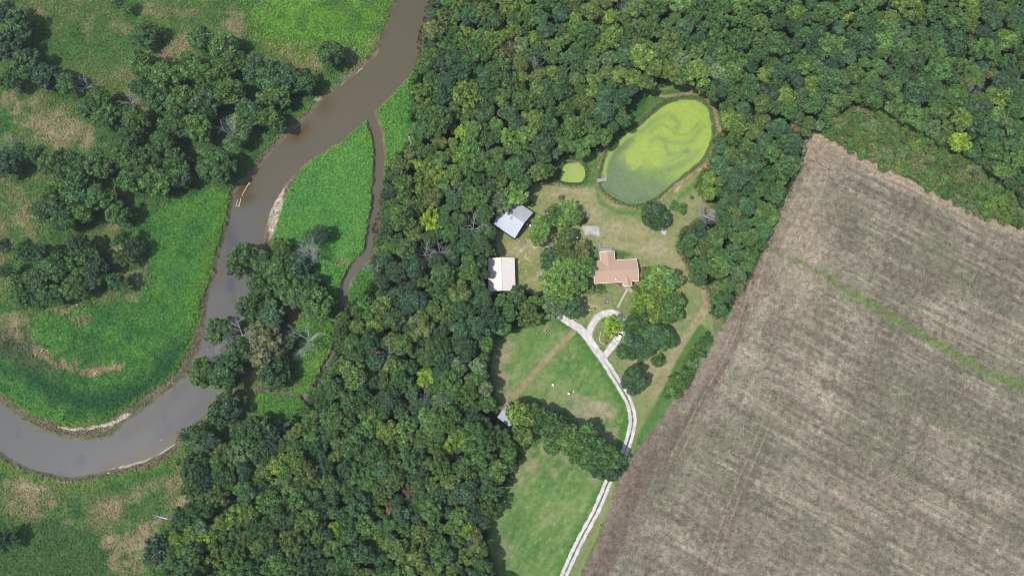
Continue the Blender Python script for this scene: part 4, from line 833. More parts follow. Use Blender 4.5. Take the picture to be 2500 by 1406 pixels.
gi = ng.nodes.new('NodeGroupInput'); go = ng.nodes.new('NodeGroupOutput'); ip = ng.nodes.new('GeometryNodeInstanceOnPoints'); ip.inputs['Pick Instance'].default_value = True
jn = ng.nodes.new('GeometryNodeJoinGeometry'); m2p = ng.nodes.new('GeometryNodeMeshToPoints')
ng.links.new(gi.outputs[0], m2p.inputs[0]); ng.links.new(m2p.outputs[0], ip.inputs['Points'])
crown_src = {}
for o in bpy.data.objects:
    if o.type == 'MESH' and o.data in PROTO and o.data.name not in crown_src: crown_src[o.data.name] = o
src_names = [p.name for p in PROTO if p.name in crown_src]
for nm in reversed(src_names):
    oi = ng.nodes.new('GeometryNodeObjectInfo'); oi.inputs['Object'].default_value = crown_src[nm]; oi.inputs['As Instance'].default_value = True; oi.transform_space = 'ORIGINAL'
    ng.links.new(oi.outputs['Geometry'], jn.inputs[0])
def attr(nm, ty):
    a = ng.nodes.new('GeometryNodeInputNamedAttribute'); a.data_type = ty; a.inputs[0].default_value = nm; return a.outputs[0]
ng.links.new(jn.outputs[0], ip.inputs['Instance']); ng.links.new(attr("idx", 'INT'), ip.inputs['Instance Index'])
ng.links.new(attr("rot", 'FLOAT_VECTOR'), ip.inputs['Rotation']); ng.links.new(attr("scl", 'FLOAT_VECTOR'), ip.inputs['Scale'])
sm = ng.nodes.new('GeometryNodeSetMaterial'); sm.inputs['Material'].default_value = CROWN_S
ng.links.new(ip.outputs[0], sm.inputs[0]); ng.links.new(sm.outputs[0], go.inputs[0])
md = wood.modifiers.new("crowns", 'NODES'); md.node_group = ng

# ------------------------------------------------------------------ shrubs
SH_EAST = [(1724,828,17,'dark'),(1706,848,15,'mid'),(1716,862,12,'dark'),(1688,868,13,'mid'),(1697,890,13,'pale'),(1678,886,12,'fresh'),(1690,905,11,'mid'),(1668,906,16,'mid'),(1684,922,12,'dark'),(1650,928,18,'fresh'),(1668,938,16,'mid'),(1640,950,17,'fresh'),(1654,962,14,'mid'),(1628,962,12,'mid')]
for x, y, r, t in SH_EAST: place_bush(x, y, r, t, group="shrubs along the field's left edge")
for x, y, r, t in [(1522,861,20,'dark'),(1545,868,13,'dark'),(1567,865,14,'mid'),(1562,881,9,'mid'),(1607,882,17,'mid'),(1618,874,8,'dark'),(1370,483,8,'khaki'),(1646,496,9,'fresh'),(1656,506,11,'fresh'),(1668,512,9,'mid'),(1672,500,8,'olive'),(1640,507,7,'olive'),(1689,482,5,'mid'),(1668,519,7,'mid'),(1550,705,10,'fresh'),(1545,699,7,'dark'),(1435,640,10,'fresh'),(1518,628,5,'pale'),(1480,838,4,'khaki'),(1298,498,8,'mid'),(1463,700,9,'pale'),(1427,540,7,'olive')]:
    place_bush(x, y, r, t, group="garden shrubs round the house and lawn")
THICKET = [(2005,322),(2040,280),(2110,255),(2200,285),(2300,345),(2380,385),(2450,440),(2560,520),(2500,549),(2400,529),(2270,458),(2130,393),(2040,345)]
g2 = []
for r, tries in ((17, 500), (14, 2500), (11, 6000)):
    for _ in range(tries):
        x, y = rr.uniform(2000, 2550), rr.uniform(250, 550); q = r * rr.uniform(.9, 1.15)
        if inside(np.array([x]), np.array([y]), THICKET)[0] and all((x - a) ** 2 + (y - b_) ** 2 > ((q + c) * .60) ** 2 for a, b_, c in g2): g2.append((x, y, q))
for x, y, q in g2:
    t = rr.choice(['olive', 'olive', 'lime', 'mid', 'fresh', 'khaki', 'fresh', 'pale']); big = q > 15
    place_bush(x, y, q, t, label=f"{'larger' if big else 'low'} {TONES[t][1]} shrub in the thicket between the wood and the field's top edge", group=f"{TONES[t][1]} {'larger' if big else 'low'} thicket shrubs", )
for k in range(46):                       # low bushes scattered in the meadow
    pass
# ------------------------------------------------------------------ buildings
TIN = simple_mat("tin_roof", A(196, 206, 220), 0.5, 0.06, 0.5, metal=0.0, spec=0.5)
RUSTY = simple_mat("rust_patch", A(196, 168, 152), 0.8, 0.2, 3)
CREAM = simple_mat("cream_roof", A(255, 246, 238), 0.5, 0.03, 0.4)
SHINGLE = simple_mat("shingles", A(205, 174, 152), 0.9, 0.08, 3.5)
WHITE = simple_mat("white_paint", A(246, 238, 226), 0.6, 0.05)
REDWALL = simple_mat("red_wall", A(150, 70, 58), 0.8, 0.15)
BLUEWALL = simple_mat("weathered_wall", A(92, 102, 122), 0.8, 0.25, 1.2)
DARKWALL = simple_mat("dark_metal_wall", A(84, 82, 92), 0.7, 0.1)
BEIGE = simple_mat("beige_wall", A(222, 208, 190), 0.8, 0.08)
GLASS = simple_mat("glass", (0.02, 0.03, 0.035), 0.15, 0.05, spec=0.8)
GREYWOOD = simple_mat("grey_wood", A(176, 178, 180), 0.85, 0.14, 2)
DARKWOOD = simple_mat("dark_planks", A(96, 84, 84), 0.85, 0.2, 2)
BRICKRED = simple_mat("red_floor", A(150, 92, 96), 0.85, 0.2, 2)
STONE = simple_mat("stone", A(206, 198, 176), 0.9, 0.15, 2)
SOIL = simple_mat("soil", A(120, 88, 76), 0.95, 0.2, 3)
PURPLE = simple_mat("purple_roof", A(118, 100, 118), 0.8, 0.15, 2)
CHROME = simple_mat("pale_metal", A(196, 202, 206), 0.35, 0.1, metal=0.6)
CARWHITE = simple_mat("white_car_paint", (0.8, 0.8, 0.8), 0.25, 0.02, spec=0.6)
TYRE = simple_mat("rubber", (0.02, 0.02, 0.02), 0.9)
PLASTIC = simple_mat("white_plastic", (0.82, 0.82, 0.8), 0.45, 0.03)

def frame2(a, b):                         # local frame: origin a, x towards b
    ux = (b - a); ux.z = 0; L = ux.length; ux.normalize(); return ux, Vector((-ux.y, ux.x, 0)), L
def W(o, ux, uy, x, y, z): return Vector((o.x, o.y, 0)) + ux * x + uy * y + Vector((0, 0, z))
def gable_roof(parent, o, ux, uy, L, D, ze, rise, over, m, ridge_x=True, name='roof', thick=0.12, lift=0):
    """two slopes over the rectangle L x D (eaves along x when ridge_x)"""
    r = MB()
    if ridge_x:
        y0, y1, ym = -over, D + over, D / 2; dz = rise / (D / 2) * over
        for ya, yb in ((y0, ym), (y1, ym)):
            q = [W(o, ux, uy, -over, ya, ze - dz + lift), W(o, ux, uy, L + over, ya, ze - dz + lift), W(o, ux, uy, L + over, yb, ze + rise + lift), W(o, ux, uy, -over, yb, ze + rise + lift)]
            r.slab(q if ya < yb else q[::-1], thick)
    else:
        dz = rise / (L / 2) * over
        for xa, xb in ((-over, L / 2), (L + over, L / 2)):
            q = [W(o, ux, uy, xa, -over, ze - dz + lift), W(o, ux, uy, xb, -over, ze + rise + lift), W(o, ux, uy, xb, D + over, ze + rise + lift), W(o, ux, uy, xa, D + over, ze - dz + lift)]
            r.slab(q, thick)
    return r.build(name, m, parent)
def walls_gable(parent, o, ux, uy, L, D, ze, rise, m, ridge_x=True, name='wall', inset=0.0):
    b = MB(); i = inset
    c = [(i, i), (L - i, i), (L - i, D - i), (i, D - i)]
    vs = [W(o, ux, uy, x, y, -0.1) for x, y in c] + [W(o, ux, uy, x, y, ze - .16) for x, y in c]
    if ridge_x: vs += [W(o, ux, uy, i, D / 2, ze + rise - .16), W(o, ux, uy, L - i, D / 2, ze + rise - .16)]; fs = [(0, 1, 5, 4), (2, 3, 7, 6), (1, 2, 6, 9, 5), (3, 0, 4, 8, 7)]
    else: vs += [W(o, ux, uy, L / 2, i, ze + rise - .16), W(o, ux, uy, L / 2, D - i, ze + rise - .16)]; fs = [(1, 2, 6, 5), (3, 0, 4, 7), (0, 1, 5, 8, 4), (2, 3, 7, 9, 6)]
    b.add(vs, fs); return b.build(name, m, parent)
def window(parent, o, ux, uy, x, y, z, w_, h_, ny=-1, nx=0, name='window'):
    d = ux * nx + uy * ny; s = ux if ny else uy; c = W(o, ux, uy, x, y, z)
    M_ = Matrix((s, d, Vector((0, 0, 1)))).transposed()
    f = MB(); f.box(c + d * .03, (w_ + .2, .07, h_ + .2), M=M_); fo = f.build(name, WHITE, parent)
    p = MB(); p.box(c + d * .075, (w_, .03, h_), M=M_); p.build('pane', GLASS, fo); return fo

# silver barn
e = empty('barn', P(1245, 545), 0, "weathered barn with silver tin roof and a rusty patch, upper barn of the two", 'barn')
e.location = (0, 0, 0); Zb = 3.6
a = P(1203.5, 546.6, Zb); b = P(1256.8, 582, Zb); top = P(1296.6, 515.3, Zb)
ux, uy, L = frame2(a, b); D = (top - b).dot(uy); a = Vector((a.x, a.y, 0))
over = .35; o_ = a + ux * over + uy * over; Lb, Db = L - 2 * over, D - 2 * over
walls_gable(e, o_, ux, uy, Lb, Db, Zb, 2.9, BLUEWALL)
rf = MB(); 
q = [W(a, ux, uy, 0, 0, Zb), W(a, ux, uy, L, 0, Zb), W(a, ux, uy, L, D / 2, Zb + 2.9), W(a, ux, uy, 0, D / 2, Zb + 2.9)]; rf.slab(q, .08); s1 = rf.build('roof_slope', TIN, e)
rf = MB(); q = [W(a, ux, uy, 0, D / 2, Zb + 2.9), W(a, ux, uy, L, D / 2, Zb + 2.9), W(a, ux, uy, L, D, Zb), W(a, ux, uy, 0, D, Zb)]; rf.slab(q, .08); s2 = rf.build('roof_slope', simple_mat("shade_offset_tin", A(212, 218, 226), .5, .14, .35), e)  # blotchier tin, made paler to offset the shade on this far slope
cp = MB(); cp.tube(W(a, ux, uy, -.05, D / 2, Zb + 2.93), W(a, ux, uy, L + .05, D / 2, Zb + 2.93), .10, .10, 8); cp.build('ridge_cap', TIN, e)
def slopeface(parent, x0, x1, y0, y1, m, name, off=.02, right=False):
    k = 2.9 / (D / 2); z_ = lambda y: (Zb + k * y if y <= D / 2 else Zb + k * (D - y)) + off
    t_ = MB(); t_.slab([W(a, ux, uy, x0, y0, z_(y0)), W(a, ux, uy, x1, y0, z_(y0)), W(a, ux, uy, x1, y1, z_(y1)), W(a, ux, uy, x0, y1, z_(y1))], .012); return t_.build(name, m, parent)
slopeface(s1, L * .44, L * .53, D * .38, D * .485, RUSTY, 'rusty_sheet'); slopeface(s1, L * .01, L * .05, D * .28, D * .42, RUSTY, 'rusty_sheet')
rb = MB()
for k in range(1, 16):
    x = L * k / 16
    for (ya, za, yb, zb_) in ((0, Zb, D / 2, Zb + 2.9), (D / 2, Zb + 2.9, D, Zb)):
        rb.tube(W(a, ux, uy, x, ya, za + .02), W(a, ux, uy, x, yb, zb_ + .02), .022, .022, 4)
rb.build('roof_seams', TIN, e)
dr = MB(); M_ = Matrix((uy, ux, Vector((0, 0, 1)))).transposed(); dr.box(W(o_, ux, uy, Lb + .04, Db * .5, 1.5), (3.2, .08, 3.0), M=M_); dr.build('door', DARKWALL, e)
window(e, o_, ux, uy, Lb, Db * .2, 1.9, .9, .9, ny=0, nx=1); window(e, o_, ux, uy, Lb, Db * .8, 1.9, .9, .9, ny=0, nx=1)
def settle(e):                            # put the Empty at the middle of its parts, on the ground
    pts = [v.co for c in e.children for v in c.data.vertices]
    c = Vector((sum(p.x for p in pts) / len(pts), sum(p.y for p in pts) / len(pts), 0))
    def shift(o):
        for me in [o.data]:
            me.transform(Matrix.Translation(-c))
        for ch in o.children: shift(ch)
    for ch in e.children: shift(ch)
    e.location = c
settle(e)

# cream barn
e = empty('barn', (0, 0, 0), 0, "newer barn with smooth cream metal roof and dark side wall, lower barn of the two", 'barn'); Zb = 3.2
a = P(1192.8, 712.3, Zb); b = P(1258, 709, Zb); top = P(1195.6, 629, Zb); ux, uy, L = frame2(P(1194, 712, Zb), P(1259, 706.5, Zb)); 
ux = Vector((math.cos(R(1.5)), math.sin(R(1.5)), 0)); uy = Vector((-ux.y, ux.x, 0)); L = (P(1259.5, 670, Zb) - P(1194, 670, Zb)).length; D = (P(1228, 630.5, Zb) - P(1225, 711.5, Zb)).length; a = Vector((P(1192.8, 712.3, Zb).x, P(1192.8, 712.3, Zb).y, 0))
over = .3; walls_gable(e, a + ux * over + uy * over, ux, uy, L - 2 * over, D - 2 * over, Zb, 1.5, REDWALL, ridge_x=False)
for xa, xb, za, zb_ in ((0, L / 2, Zb, Zb + 1.5), (L / 2, L, Zb + 1.5, Zb)):
    rf = MB(); rf.slab([W(a, ux, uy, xa, 0, za), W(a, ux, uy, xb, 0, zb_), W(a, ux, uy, xb, D, zb_), W(a, ux, uy, xa, D, za)], .1); s = rf.build('roof_slope', CREAM, e)
    sm_ = MB()
    for k in range(1, 14):
        y = D * k / 14; sm_.tube(W(a, ux, uy, xa, y, za + .01), W(a, ux, uy, xb, y, zb_ + .01), .02, .02, 4)
    sm_.build('roof_seams', CREAM, s)
cp = MB(); cp.tube(W(a, ux, uy, L / 2, -.03, Zb + 1.52), W(a, ux, uy, L / 2, D + .03, Zb + 1.52), .14, .14, 8); cp.build('ridge_cap', WHITE, e)
sd_ = MB(); M_ = Matrix((uy, ux, Vector((0, 0, 1)))).transposed(); sd_.box(W(a, ux, uy, L - over + .03, D * .5, 1.5), (D * .4, .08, 2.8), M=M_); sd_.build('sliding_door', DARKWALL, e)
settle(e)

# house
e = empty('house', (0, 0, 0), 0, "single storey house with pinkish brown shingle roof and white eaves above the drive", 'house'); Ze = 3.0
ang = R(3.6); ux = Vector((math.cos(ang), math.sin(ang), 0)); uy = Vector((-ux.y, ux.x, 0))
a3 = P(1451.2, 691.7, Ze); a = Vector((a3.x, a3.y, 0)); L = (P(1559.3, 685, Ze) - P(1451.2, 691.7, Ze)).length; D = (P(1448.4, 639, Ze) - P(1451.2, 691.7, Ze)).length
def HX(px, py): d = P(px, py, Ze) - a3; return d.dot(ux), d.dot(uy)
ov = .45; rise = 1.35
MAIN = (0, 0, L, D)
nx0, _ = HX(1464.7, 615.6); nx1, ny1 = HX(1499, 614); sx0, sy0 = HX(1523.8, 698.8); sx1, _ = HX(1542.3, 698); 
def house_block(x0, y0, x1, y1, ridge_x, rz, nm):
    oo = a + ux * x0 + uy * y0; LL, DD = x1 - x0, y1 - y0
    walls_gable(e, oo + ux * ov + uy * ov, ux, uy, LL - 2 * ov, DD - 2 * ov, Ze, rz, BEIGE, ridge_x)
    return gable_roof(e, oo, ux, uy, LL, DD, Ze, rz, 0, SHINGLE, ridge_x)
rm = house_block(0, 0, L, D, True, rise, 'main')
# wings: walls and saddle roofs running into the main slope
def wing(x0, x1, ya, yb, rz):             # gable end at ya, dies into the main roof at yb
    oo = a + ux * x0 + uy * min(ya, yb); LL, DD = x1 - x0, abs(yb - ya)
    i = ov; w_ = MB(); ys = (i, DD) if ya < yb else (0, DD - i)
    c = [(i, ys[0]), (LL - i, ys[0]), (LL - i, ys[1]), (i, ys[1])]
    w_.add([W(oo, ux, uy, x, y, z) for z in (-.1, Ze - .14) for x, y in c] + [W(oo, ux, uy, LL / 2, ys[0], Ze + rz - .14), W(oo, ux, uy, LL / 2, ys[1], Ze + rz - .14)], [(1, 2, 6, 5), (3, 0, 4, 7), (0, 1, 5, 8, 4), (2, 3, 7, 9, 6)]); w_.build('wall', BEIGE, e)
    r_ = MB()
    for xa, xb, za, zb_ in ((0, LL / 2, Ze, Ze + rz), (LL / 2, LL, Ze + rz, Ze)): r_.slab([W(oo, ux, uy, xa, 0, za + .004), W(oo, ux, uy, xb, 0, zb_ + .004), W(oo, ux, uy, xb, DD, zb_ + .004), W(oo, ux, uy, xa, DD, za + .004)], .12)
    return r_.build('roof', SHINGLE, e)
wing(nx0, nx1, ny1, D * .5, .95); wing(sx0, sx1, sy0, D * .40, .62)
def trim(pts, z=Ze, wd=.30):
    t_ = MB()
    for (x0, y0), (x1, y1) in zip(pts[:-1], pts[1:]):
        A_, B_ = W(a, ux, uy, x0, y0, z), W(a, ux, uy, x1, y1, z); d = (B_ - A_).normalized(); nrm = Vector((-d.y, d.x, 0)) * wd / 2
        t_.slab([A_ - nrm - d * wd / 2, B_ - nrm + d * wd / 2, B_ + nrm + d * wd / 2, A_ + nrm - d * wd / 2], .2)
    return t_
def gtrim(x0, x1, y, z0, rz, wd=.3):      # rake boards of a gable end
    t_ = MB(); n_ = uy * wd / 2
    for xa, xb, za, zb_ in ((x0, (x0 + x1) / 2, z0, z0 + rz), ((x0 + x1) / 2, x1, z0 + rz, z0)):
        A_, B_ = W(a, ux, uy, xa, y, za + .03), W(a, ux, uy, xb, y, zb_ + .03); t_.slab([A_ - n_, B_ - n_, B_ + n_, A_ + n_], .22)
    return t_
trim([(0, -.06), (sx0 - .08, -.06)]).build('gutter', WHITE, e); trim([(sx1 + .1, -.06), (L, -.06)]).build('gutter', WHITE, e)
trim([(sx0 - .08, -.1), (sx0 - .08, sy0)]).build('gutter', WHITE, e); trim([(sx1 + .08, sy0), (sx1 + .08, -.1)]).build('gutter', WHITE, e)
gtrim(sx0, sx1, sy0, Ze, .62).build('rake_board', WHITE, e); gtrim(nx0, nx1, ny1, Ze, .95).build('rake_board', WHITE, e)
trim([(nx0 - .08, D), (nx0 - .08, ny1)]).build('gutter', WHITE, e); trim([(nx1 + .08, ny1), (nx1 + .08, D)], wd=.2).build('gutter', WHITE, e)
trim([(0, D + .06), (nx0 - .1, D + .06)], wd=.26).build('gutter', WHITE, e); trim([(nx1 + .1, D + .06), (L, D + .06)], wd=.2).build('gutter', WHITE, e)
rk = MB(); n_ = ux * .1
for ya, yb, za, zb_ in ((0, D / 2, Ze, Ze + rise), (D / 2, D, Ze + rise, Ze)):
    for xx in (-.02, L + .02):
        A_, B_ = W(a, ux, uy, xx, ya, za + .03), W(a, ux, uy, xx, yb, zb_ + .03); rk.slab([A_ - n_, A_ + n_, B_ + n_, B_ - n_], .22)
rk.build('rake_board', WHITE, e)
vx, vy = HX(1502.4, 681); v_ = MB(); zt = Ze + rise * vy / (D / 2); v_.tube(W(a, ux, uy, vx, vy, zt - .2), W(a, ux, uy, vx, vy, zt + .55), .16, .16, 10); v_.tube(W(a, ux, uy, vx, vy, zt + .55), W(a, ux, uy, vx, vy, zt + .75), .28, .05, 10); v_.box(W(a, ux, uy, vx, vy - .35, zt - .02), (.8, .45, .06), rz=ang); v_.build('chimney', WHITE, e)
for x in (L * .12, L * .3, L * .47): window(e, a, ux, uy, x, ov, 1.55, 1.2, 1.2)
for x in (L * .6, L * .75, L * .9): window(e, a, ux, uy, x, D - ov, 1.55, 1.1, 1.1, ny=1)
window(e, a, ux, uy, L - ov, D * .3, 1.55, 1.2, 1.1, ny=0, nx=1); window(e, a, ux, uy, L - ov, D * .7, 1.55, 1.2, 1.1, ny=0, nx=1)
dd = MB(); dd.box(W(a, ux, uy, (sx0 + sx1) / 2, sy0 + ov - .03, 1.05), (1.0, .08, 2.1), rz=ang); do = dd.build('door', REDWALL, e); hh = MB(); hh.box(W(a, ux, uy, (sx0 + sx1) / 2 + .38, sy0 + ov - .11, 1.0), (.06, .08, .14), rz=ang); hh.build('handle', CHROME, do)
# low porch wall left of the entry wing, red floor, white rails
po = MB(); po.slab([W(a, ux, uy, sx0 - 2.2, -.4, .1), W(a, ux, uy, sx0 - .1, -2.7, .1), W(a, ux, uy, sx0 - .1, -.0, .1), W(a, ux, uy, sx0 - 2.2, 0.2, .1)], .15); po.build('porch_floor', BRICKRED, e)
pr = MB(); pr.tube(W(a, ux, uy, sx0 - 2.3, -.5, .9), W(a, ux, uy, sx0 - .1, -2.8, .9), .05, .05, 6); pr.tube(W(a, ux, uy, sx0 - .12, -2.8, .9), W(a, ux, uy, sx0 - .12, -.2, .9), .10, .10, 6)
for t_ in (0, .5, 1): pr.tube(W(a, ux, uy, sx0 - 2.3 + 2.2 * t_, -.5 - 2.3 * t_, 0), W(a, ux, uy, sx0 - 2.3 + 2.2 * t_, -.5 - 2.3 * t_, .9), .05, .05, 6)
pr.build('porch_railing', WHITE, e)
# deck behind the north wing
dx0, dx1 = nx0 - .3, nx1 - .5; dk = MB()
for k in range(9): dk.box(W(a, ux, uy, (dx0 + dx1) / 2, ny1 + .25 + k * .2, 1.0), (dx1 - dx0, .18, .08), rz=ang)
for x in (dx0 + .1, dx1 - .1):
    dk.box(W(a, ux, uy, x, ny1 + 1.8, .48), (.14, .14, .96), rz=ang)
dk.build('deck', GREYWOOD, e)
rl = MB()
for x0, y0, x1, y1 in ((dx0 + .9, ny1 + 1.95, dx1, ny1 + 1.95), (dx0, ny1 + .2, dx0, ny1 + 1.95), (dx1, ny1 + .2, dx1, ny1 + 1.95)):
    rl.slab([W(a, ux, uy, x0 - .06, y0 - .06, 2.0), W(a, ux, uy, x1 + .06, y0 - .06 if y0 == y1 else y0 - .06, 2.0), W(a, ux, uy, x1 + .06, y1 + .06, 2.0), W(a, ux, uy, x0 - .06, y1 + .06, 2.0)], .06)
    n_ = 10
    for k in range(n_ + 1):
        x, y = x0 + (x1 - x0) * k / n_, y0 + (y1 - y0) * k / n_; rl.tube(W(a, ux, uy, x, y, 1.0), W(a, ux, uy, x, y, 1.95), .03, .03, 4)
rl.build('deck_railing', GREYWOOD, e)
settle(e)
A0 = W(a, ux, uy, dx0 + .45, ny1 + 2.1, 1.0); B0 = P(1461.5, 593.5, .1); e = empty('ramp', ((A0 + B0) / 2).xy.to_3d(), 0, "narrow grey wooden ramp climbing to the deck behind the house", 'ramp')
d = (B0 - A0); nn = Vector((-d.y, d.x, 0)).normalized() * .55; off = e.location
r_ = MB(); r_.slab([p - off for p in (A0 - nn, B0 - nn, B0 + nn, A0 + nn)], .1); r_.build('ramp_boards', GREYWOOD, e)
r_ = MB()
for s in (-1, 1):
    r_.tube(A0 + nn * s + Vector((0, 0, .9)) - off, B0 + nn * s + Vector((0, 0, .9)) - off, .05, .05, 5)
    for k in range(5): p = A0.lerp(B0, k / 4) + nn * s - off; r_.tube(p, p + Vector((0, 0, .9)), .04, .04, 5)
r_.build('handrail', GREYWOOD, e)

# red shed in the wood
e = empty('shed', (0, 0, 0), 0, "red walled shed with pale tin roof half hidden by trees at the clearing's lower left", 'shed'); Zs = 2.8
p0 = P(1213.6, 1018, Zs); p1 = P(1245, 1043, Zs); ux, uy, L = frame2(p0, p1); a = Vector((p0.x, p0.y, 0)); D = 6.6
walls_gable(e, a + ux * .3 + uy * .3, ux, uy, L - .6, D - .6, Zs, 1.3, REDWALL, True)
gable_roof(e, a, ux, uy, L, D, Zs, 1.3, 0, simple_mat("dull_tin", A(176, 182, 194), .6, .15, .6), True); dd = MB(); dd.box(W(a, ux, uy, L * .35, .27, 1.1), (2.0, .07, 2.2), M=Matrix((ux, uy, Vector((0, 0, 1)))).transposed()); dd.build('door', DARKWOOD, e)
ap = MB(); ap.box(W(a, ux, uy, L * .5, -1.6, .05), (L * .8, 2.6, .1), M=Matrix((ux, uy, Vector((0, 0, 1)))).transposed()); ap.build('apron', simple_mat("dirt_apron", A(130, 116, 106), .9, .2), e); settle(e)
# small sheds under the trees
def hut(px, py, w_, d_, rz, label, m, zz=2.1):
    q = P(px, py, zz); e = empty('garden_shed', (q.x, q.y, 0), rz, label, 'shed'); X_, Y_, Z0 = Vector((1, 0, 0)), Vector((0, 1, 0)), Vector((-w_ / 2, -d_ / 2, 0))
    walls_gable(e, Z0 + Vector((.15, .15, 0)), X_, Y_, w_ - .3, d_ - .3, zz, .7, DARKWALL, True); gable_roof(e, Z0, X_, Y_, w_, d_, zz, .7, 0, m, True)
    dd = MB(); dd.box((0, -d_ / 2 + .12, .95), (.9, .06, 1.9)); dd.build('door', GREYWOOD, e); return e
hut(1408, 532, 2.6, 2.2, R(-18), "small shed with dull purple roof under trees above the gravel pad", PURPLE)
hut(1290, 465, 3.2, 2.8, R(15), "small shed with dark purple roof in shade above the silver roofed barn", PURPLE)

# ------------------------------------------------------------------ yard things
def at(px, py, z=0): q = P(px, py, z); return q
# dock
a, b = P(1457.5, 441.5, .1), P(1482, 438.2, .1); ux, uy, L = frame2(a, b); c = (a + b) / 2; e = empty('dock', (c.x, c.y, -.5), math.atan2(ux.y, ux.x), "grey plank dock at the left bank of the large algae pond", 'dock')
k_ = MB(); n_ = 12
for k in range(n_): k_.box((-L / 2 + (k + .5) * L / n_, 0, .72), (L / n_ - .03, 1.35, .07))
k_.build('deck_planks', GREYWOOD, e); f_ = MB()
for s in (-1, 1): f_.box((0, s * .6, .6), (L, .1, .16))
f_.build('frame', DARKWOOD, e)
for sx in (-1, 1):
    for sy in (-1, 1): p_ = MB(); p_.tube((sx * (L / 2 - .15), sy * .72, -.9), (sx * (L / 2 - .15), sy * .72, .95), .07, .07, 8); p_.build('post', DARKWOOD, e)
# oval tank
q = P(1619.5, 567); e = empty('water_tank', (q.x, q.y, 0), R(10), "round grey tank with white rim beside the lone round tree on the lawn", 'tank')
t_ = MB(); t_.ring((0, 0), 1.12, 1.02, 0, .75, 28, .86, 1.12); t_.build('wall', simple_mat("grey_tank", A(150, 156, 164), .6), e)
t_ = MB(); t_.ring((0, 0), 1.18, 1.0, .752, .80, 28, .86, 1.12); t_.build('rim', WHITE, e)
t_ = MB(); t_.prism([(1.015 * .86 * math.cos(x), 1.015 * 1.12 * math.sin(x)) for x in [2 * math.pi * i / 28 for i in range(28)]], .60, .70); t_.build('cover', simple_mat("grey_cover", A(202, 206, 214), .6, .06, 2), e)
# satellite dish like object near the silver barn
q = P(1276.7, 591); e = empty('metal_dish', (q.x, q.y, 0), 0, "small round grey dish with a pale side stick below the silver roofed barn", 'fire pit')
t_ = MB()
for k in range(5): r0, r1 = .2 + .12 * k, .2 + .12 * (k + 1); t_.ring((0, 0), r1, r0, .25 + .05 * k, .30 + .06 * k, 22)
t_.prism([(.22 * math.cos(x), .22 * math.sin(x)) for x in [2 * math.pi * i / 14 for i in range(14)]], .2, .27); t_.build('bowl', simple_mat("steel_bowl", A(150, 148, 150), .5, .2, metal=.3), e)
for k in range(3): x = 2.1 * k; p_ = MB(); p_.tube((.5 * math.cos(x), .5 * math.sin(x), 0), (.35 * math.cos(x), .35 * math.sin(x), .28), .04, .04, 6); p_.build('leg', CHROME, e)
p_ = MB(); p_.tube((.4, -.3, .35), (1.0, -.95, .05), .05, .05, 6); p_.build('side_stick', simple_mat("stick", A(170, 180, 150), .8), e)
# beam and bench
p0, p1 = P(1340.7, 508, .5), P(1333.6, 528, .5); c = (p0 + p1) / 2; e = empty('bench', (c.x, c.y, 0), math.atan2((p0 - p1).y, (p0 - p1).x), "long narrow white bench on the lawn right of the silver roofed barn", 'bench'); L = (p1 - p0).length
s_ = MB(); s_.box((0, 0, .47), (L, .34, .06)); s_.build('seat', WHITE, e)
for s in (-1, 0, 1): p_ = MB(); p_.box((s * L * .42, 0, .22), (.1, .28, .44)); p_.build('leg', GREYWOOD, e)
p0, p1 = P(1336.5, 510), P(1329.5, 528); c = (p0 + p1) / 2; o = MB(); 
for k in range(3): o.box((0, (k - 1) * .3, .05 + .01 * (k % 2)), ((p1 - p0).length, .27, .06))
o = o.build('plank_stack', simple_mat("old_planks", A(146, 136, 118), .9, .15, 2)); o.location = (c.x, c.y, 0); o.rotation_euler = (0, 0, math.atan2((p0 - p1).y, (p0 - p1).x)); tag(o, "weathered brown planks lying beside the long white bench", 'planks')
# metal table
q = P(1434.5, 526, .7); e = empty('patio_table', (q.x, q.y, 0), R(70), "pale metal table with two dark round pans left of the large pond's path", 'table')
t_ = MB(); t_.box((0, 0, .74), (1.7, 1.0, .05)); t_.build('tabletop', CHROME, e)
for s in (-1, 1): p_ = MB(); p_.ring((s * .5, -.15), .2, .02, .766, .80, 16); p_.build('pan', TYRE, e)
for sx in (-1, 1):
    for sy in (-1, 1): p_ = MB(); p_.tube((sx * .78, sy * .42, 0), (sx * .78, sy * .42, .72), .03, .03, 6); p_.build('leg', CHROME, e)
# barrels and boxes by the barn
for (px, py, lb) in [(1287.3, 549.5, "small white barrel by the gable wall of the silver roofed barn"), (1294.5, 552, "little pale yellow bucket standing right of the white barrel")]:
    q = P(px, py); o = MB(); r0 = .38 if 'barrel' in lb else .28; o.ring((0, 0), r0, r0 - .05, 0, .8, 16); o.prism([((r0 - .045) * math.cos(x), (r0 - .045) * math.sin(x)) for x in [2 * math.pi * i / 16 for i in range(16)]], .6, .72)
    o = o.build('barrel' if 'barrel' in lb else 'bucket', PLASTIC if 'barrel' in lb else STONE); o.location = (q.x, q.y, 0); tag(o, lb, 'barrel' if 'barrel' in lb else 'bucket')
# brush pile
for (px, py, s, lb, cc) in [(1326, 446, 1.6, "pale pinkish brush pile at the wood's edge below left of the small pond", (186, 166, 160))]:
    q = P(px, py); o = MB(); r_ = random.Random(3)
    for k in range(70):
        p = Vector((r_.gauss(0, .8), r_.gauss(0, .8), r_.uniform(.05, 1.0))); d = Vector((r_.gauss(0, 1), r_.gauss(0, 1), r_.gauss(0, .3))).normalized() * r_.uniform(.6, 1.4); o.tube(p - d * .5, p + d * .5, .04, .03, 4)
    o = o.build('brush_pile', simple_mat("pale_sticks", A(*cc), .9)); o.location = (q.x, q.y, 0); tag(o, lb, 'brush pile')
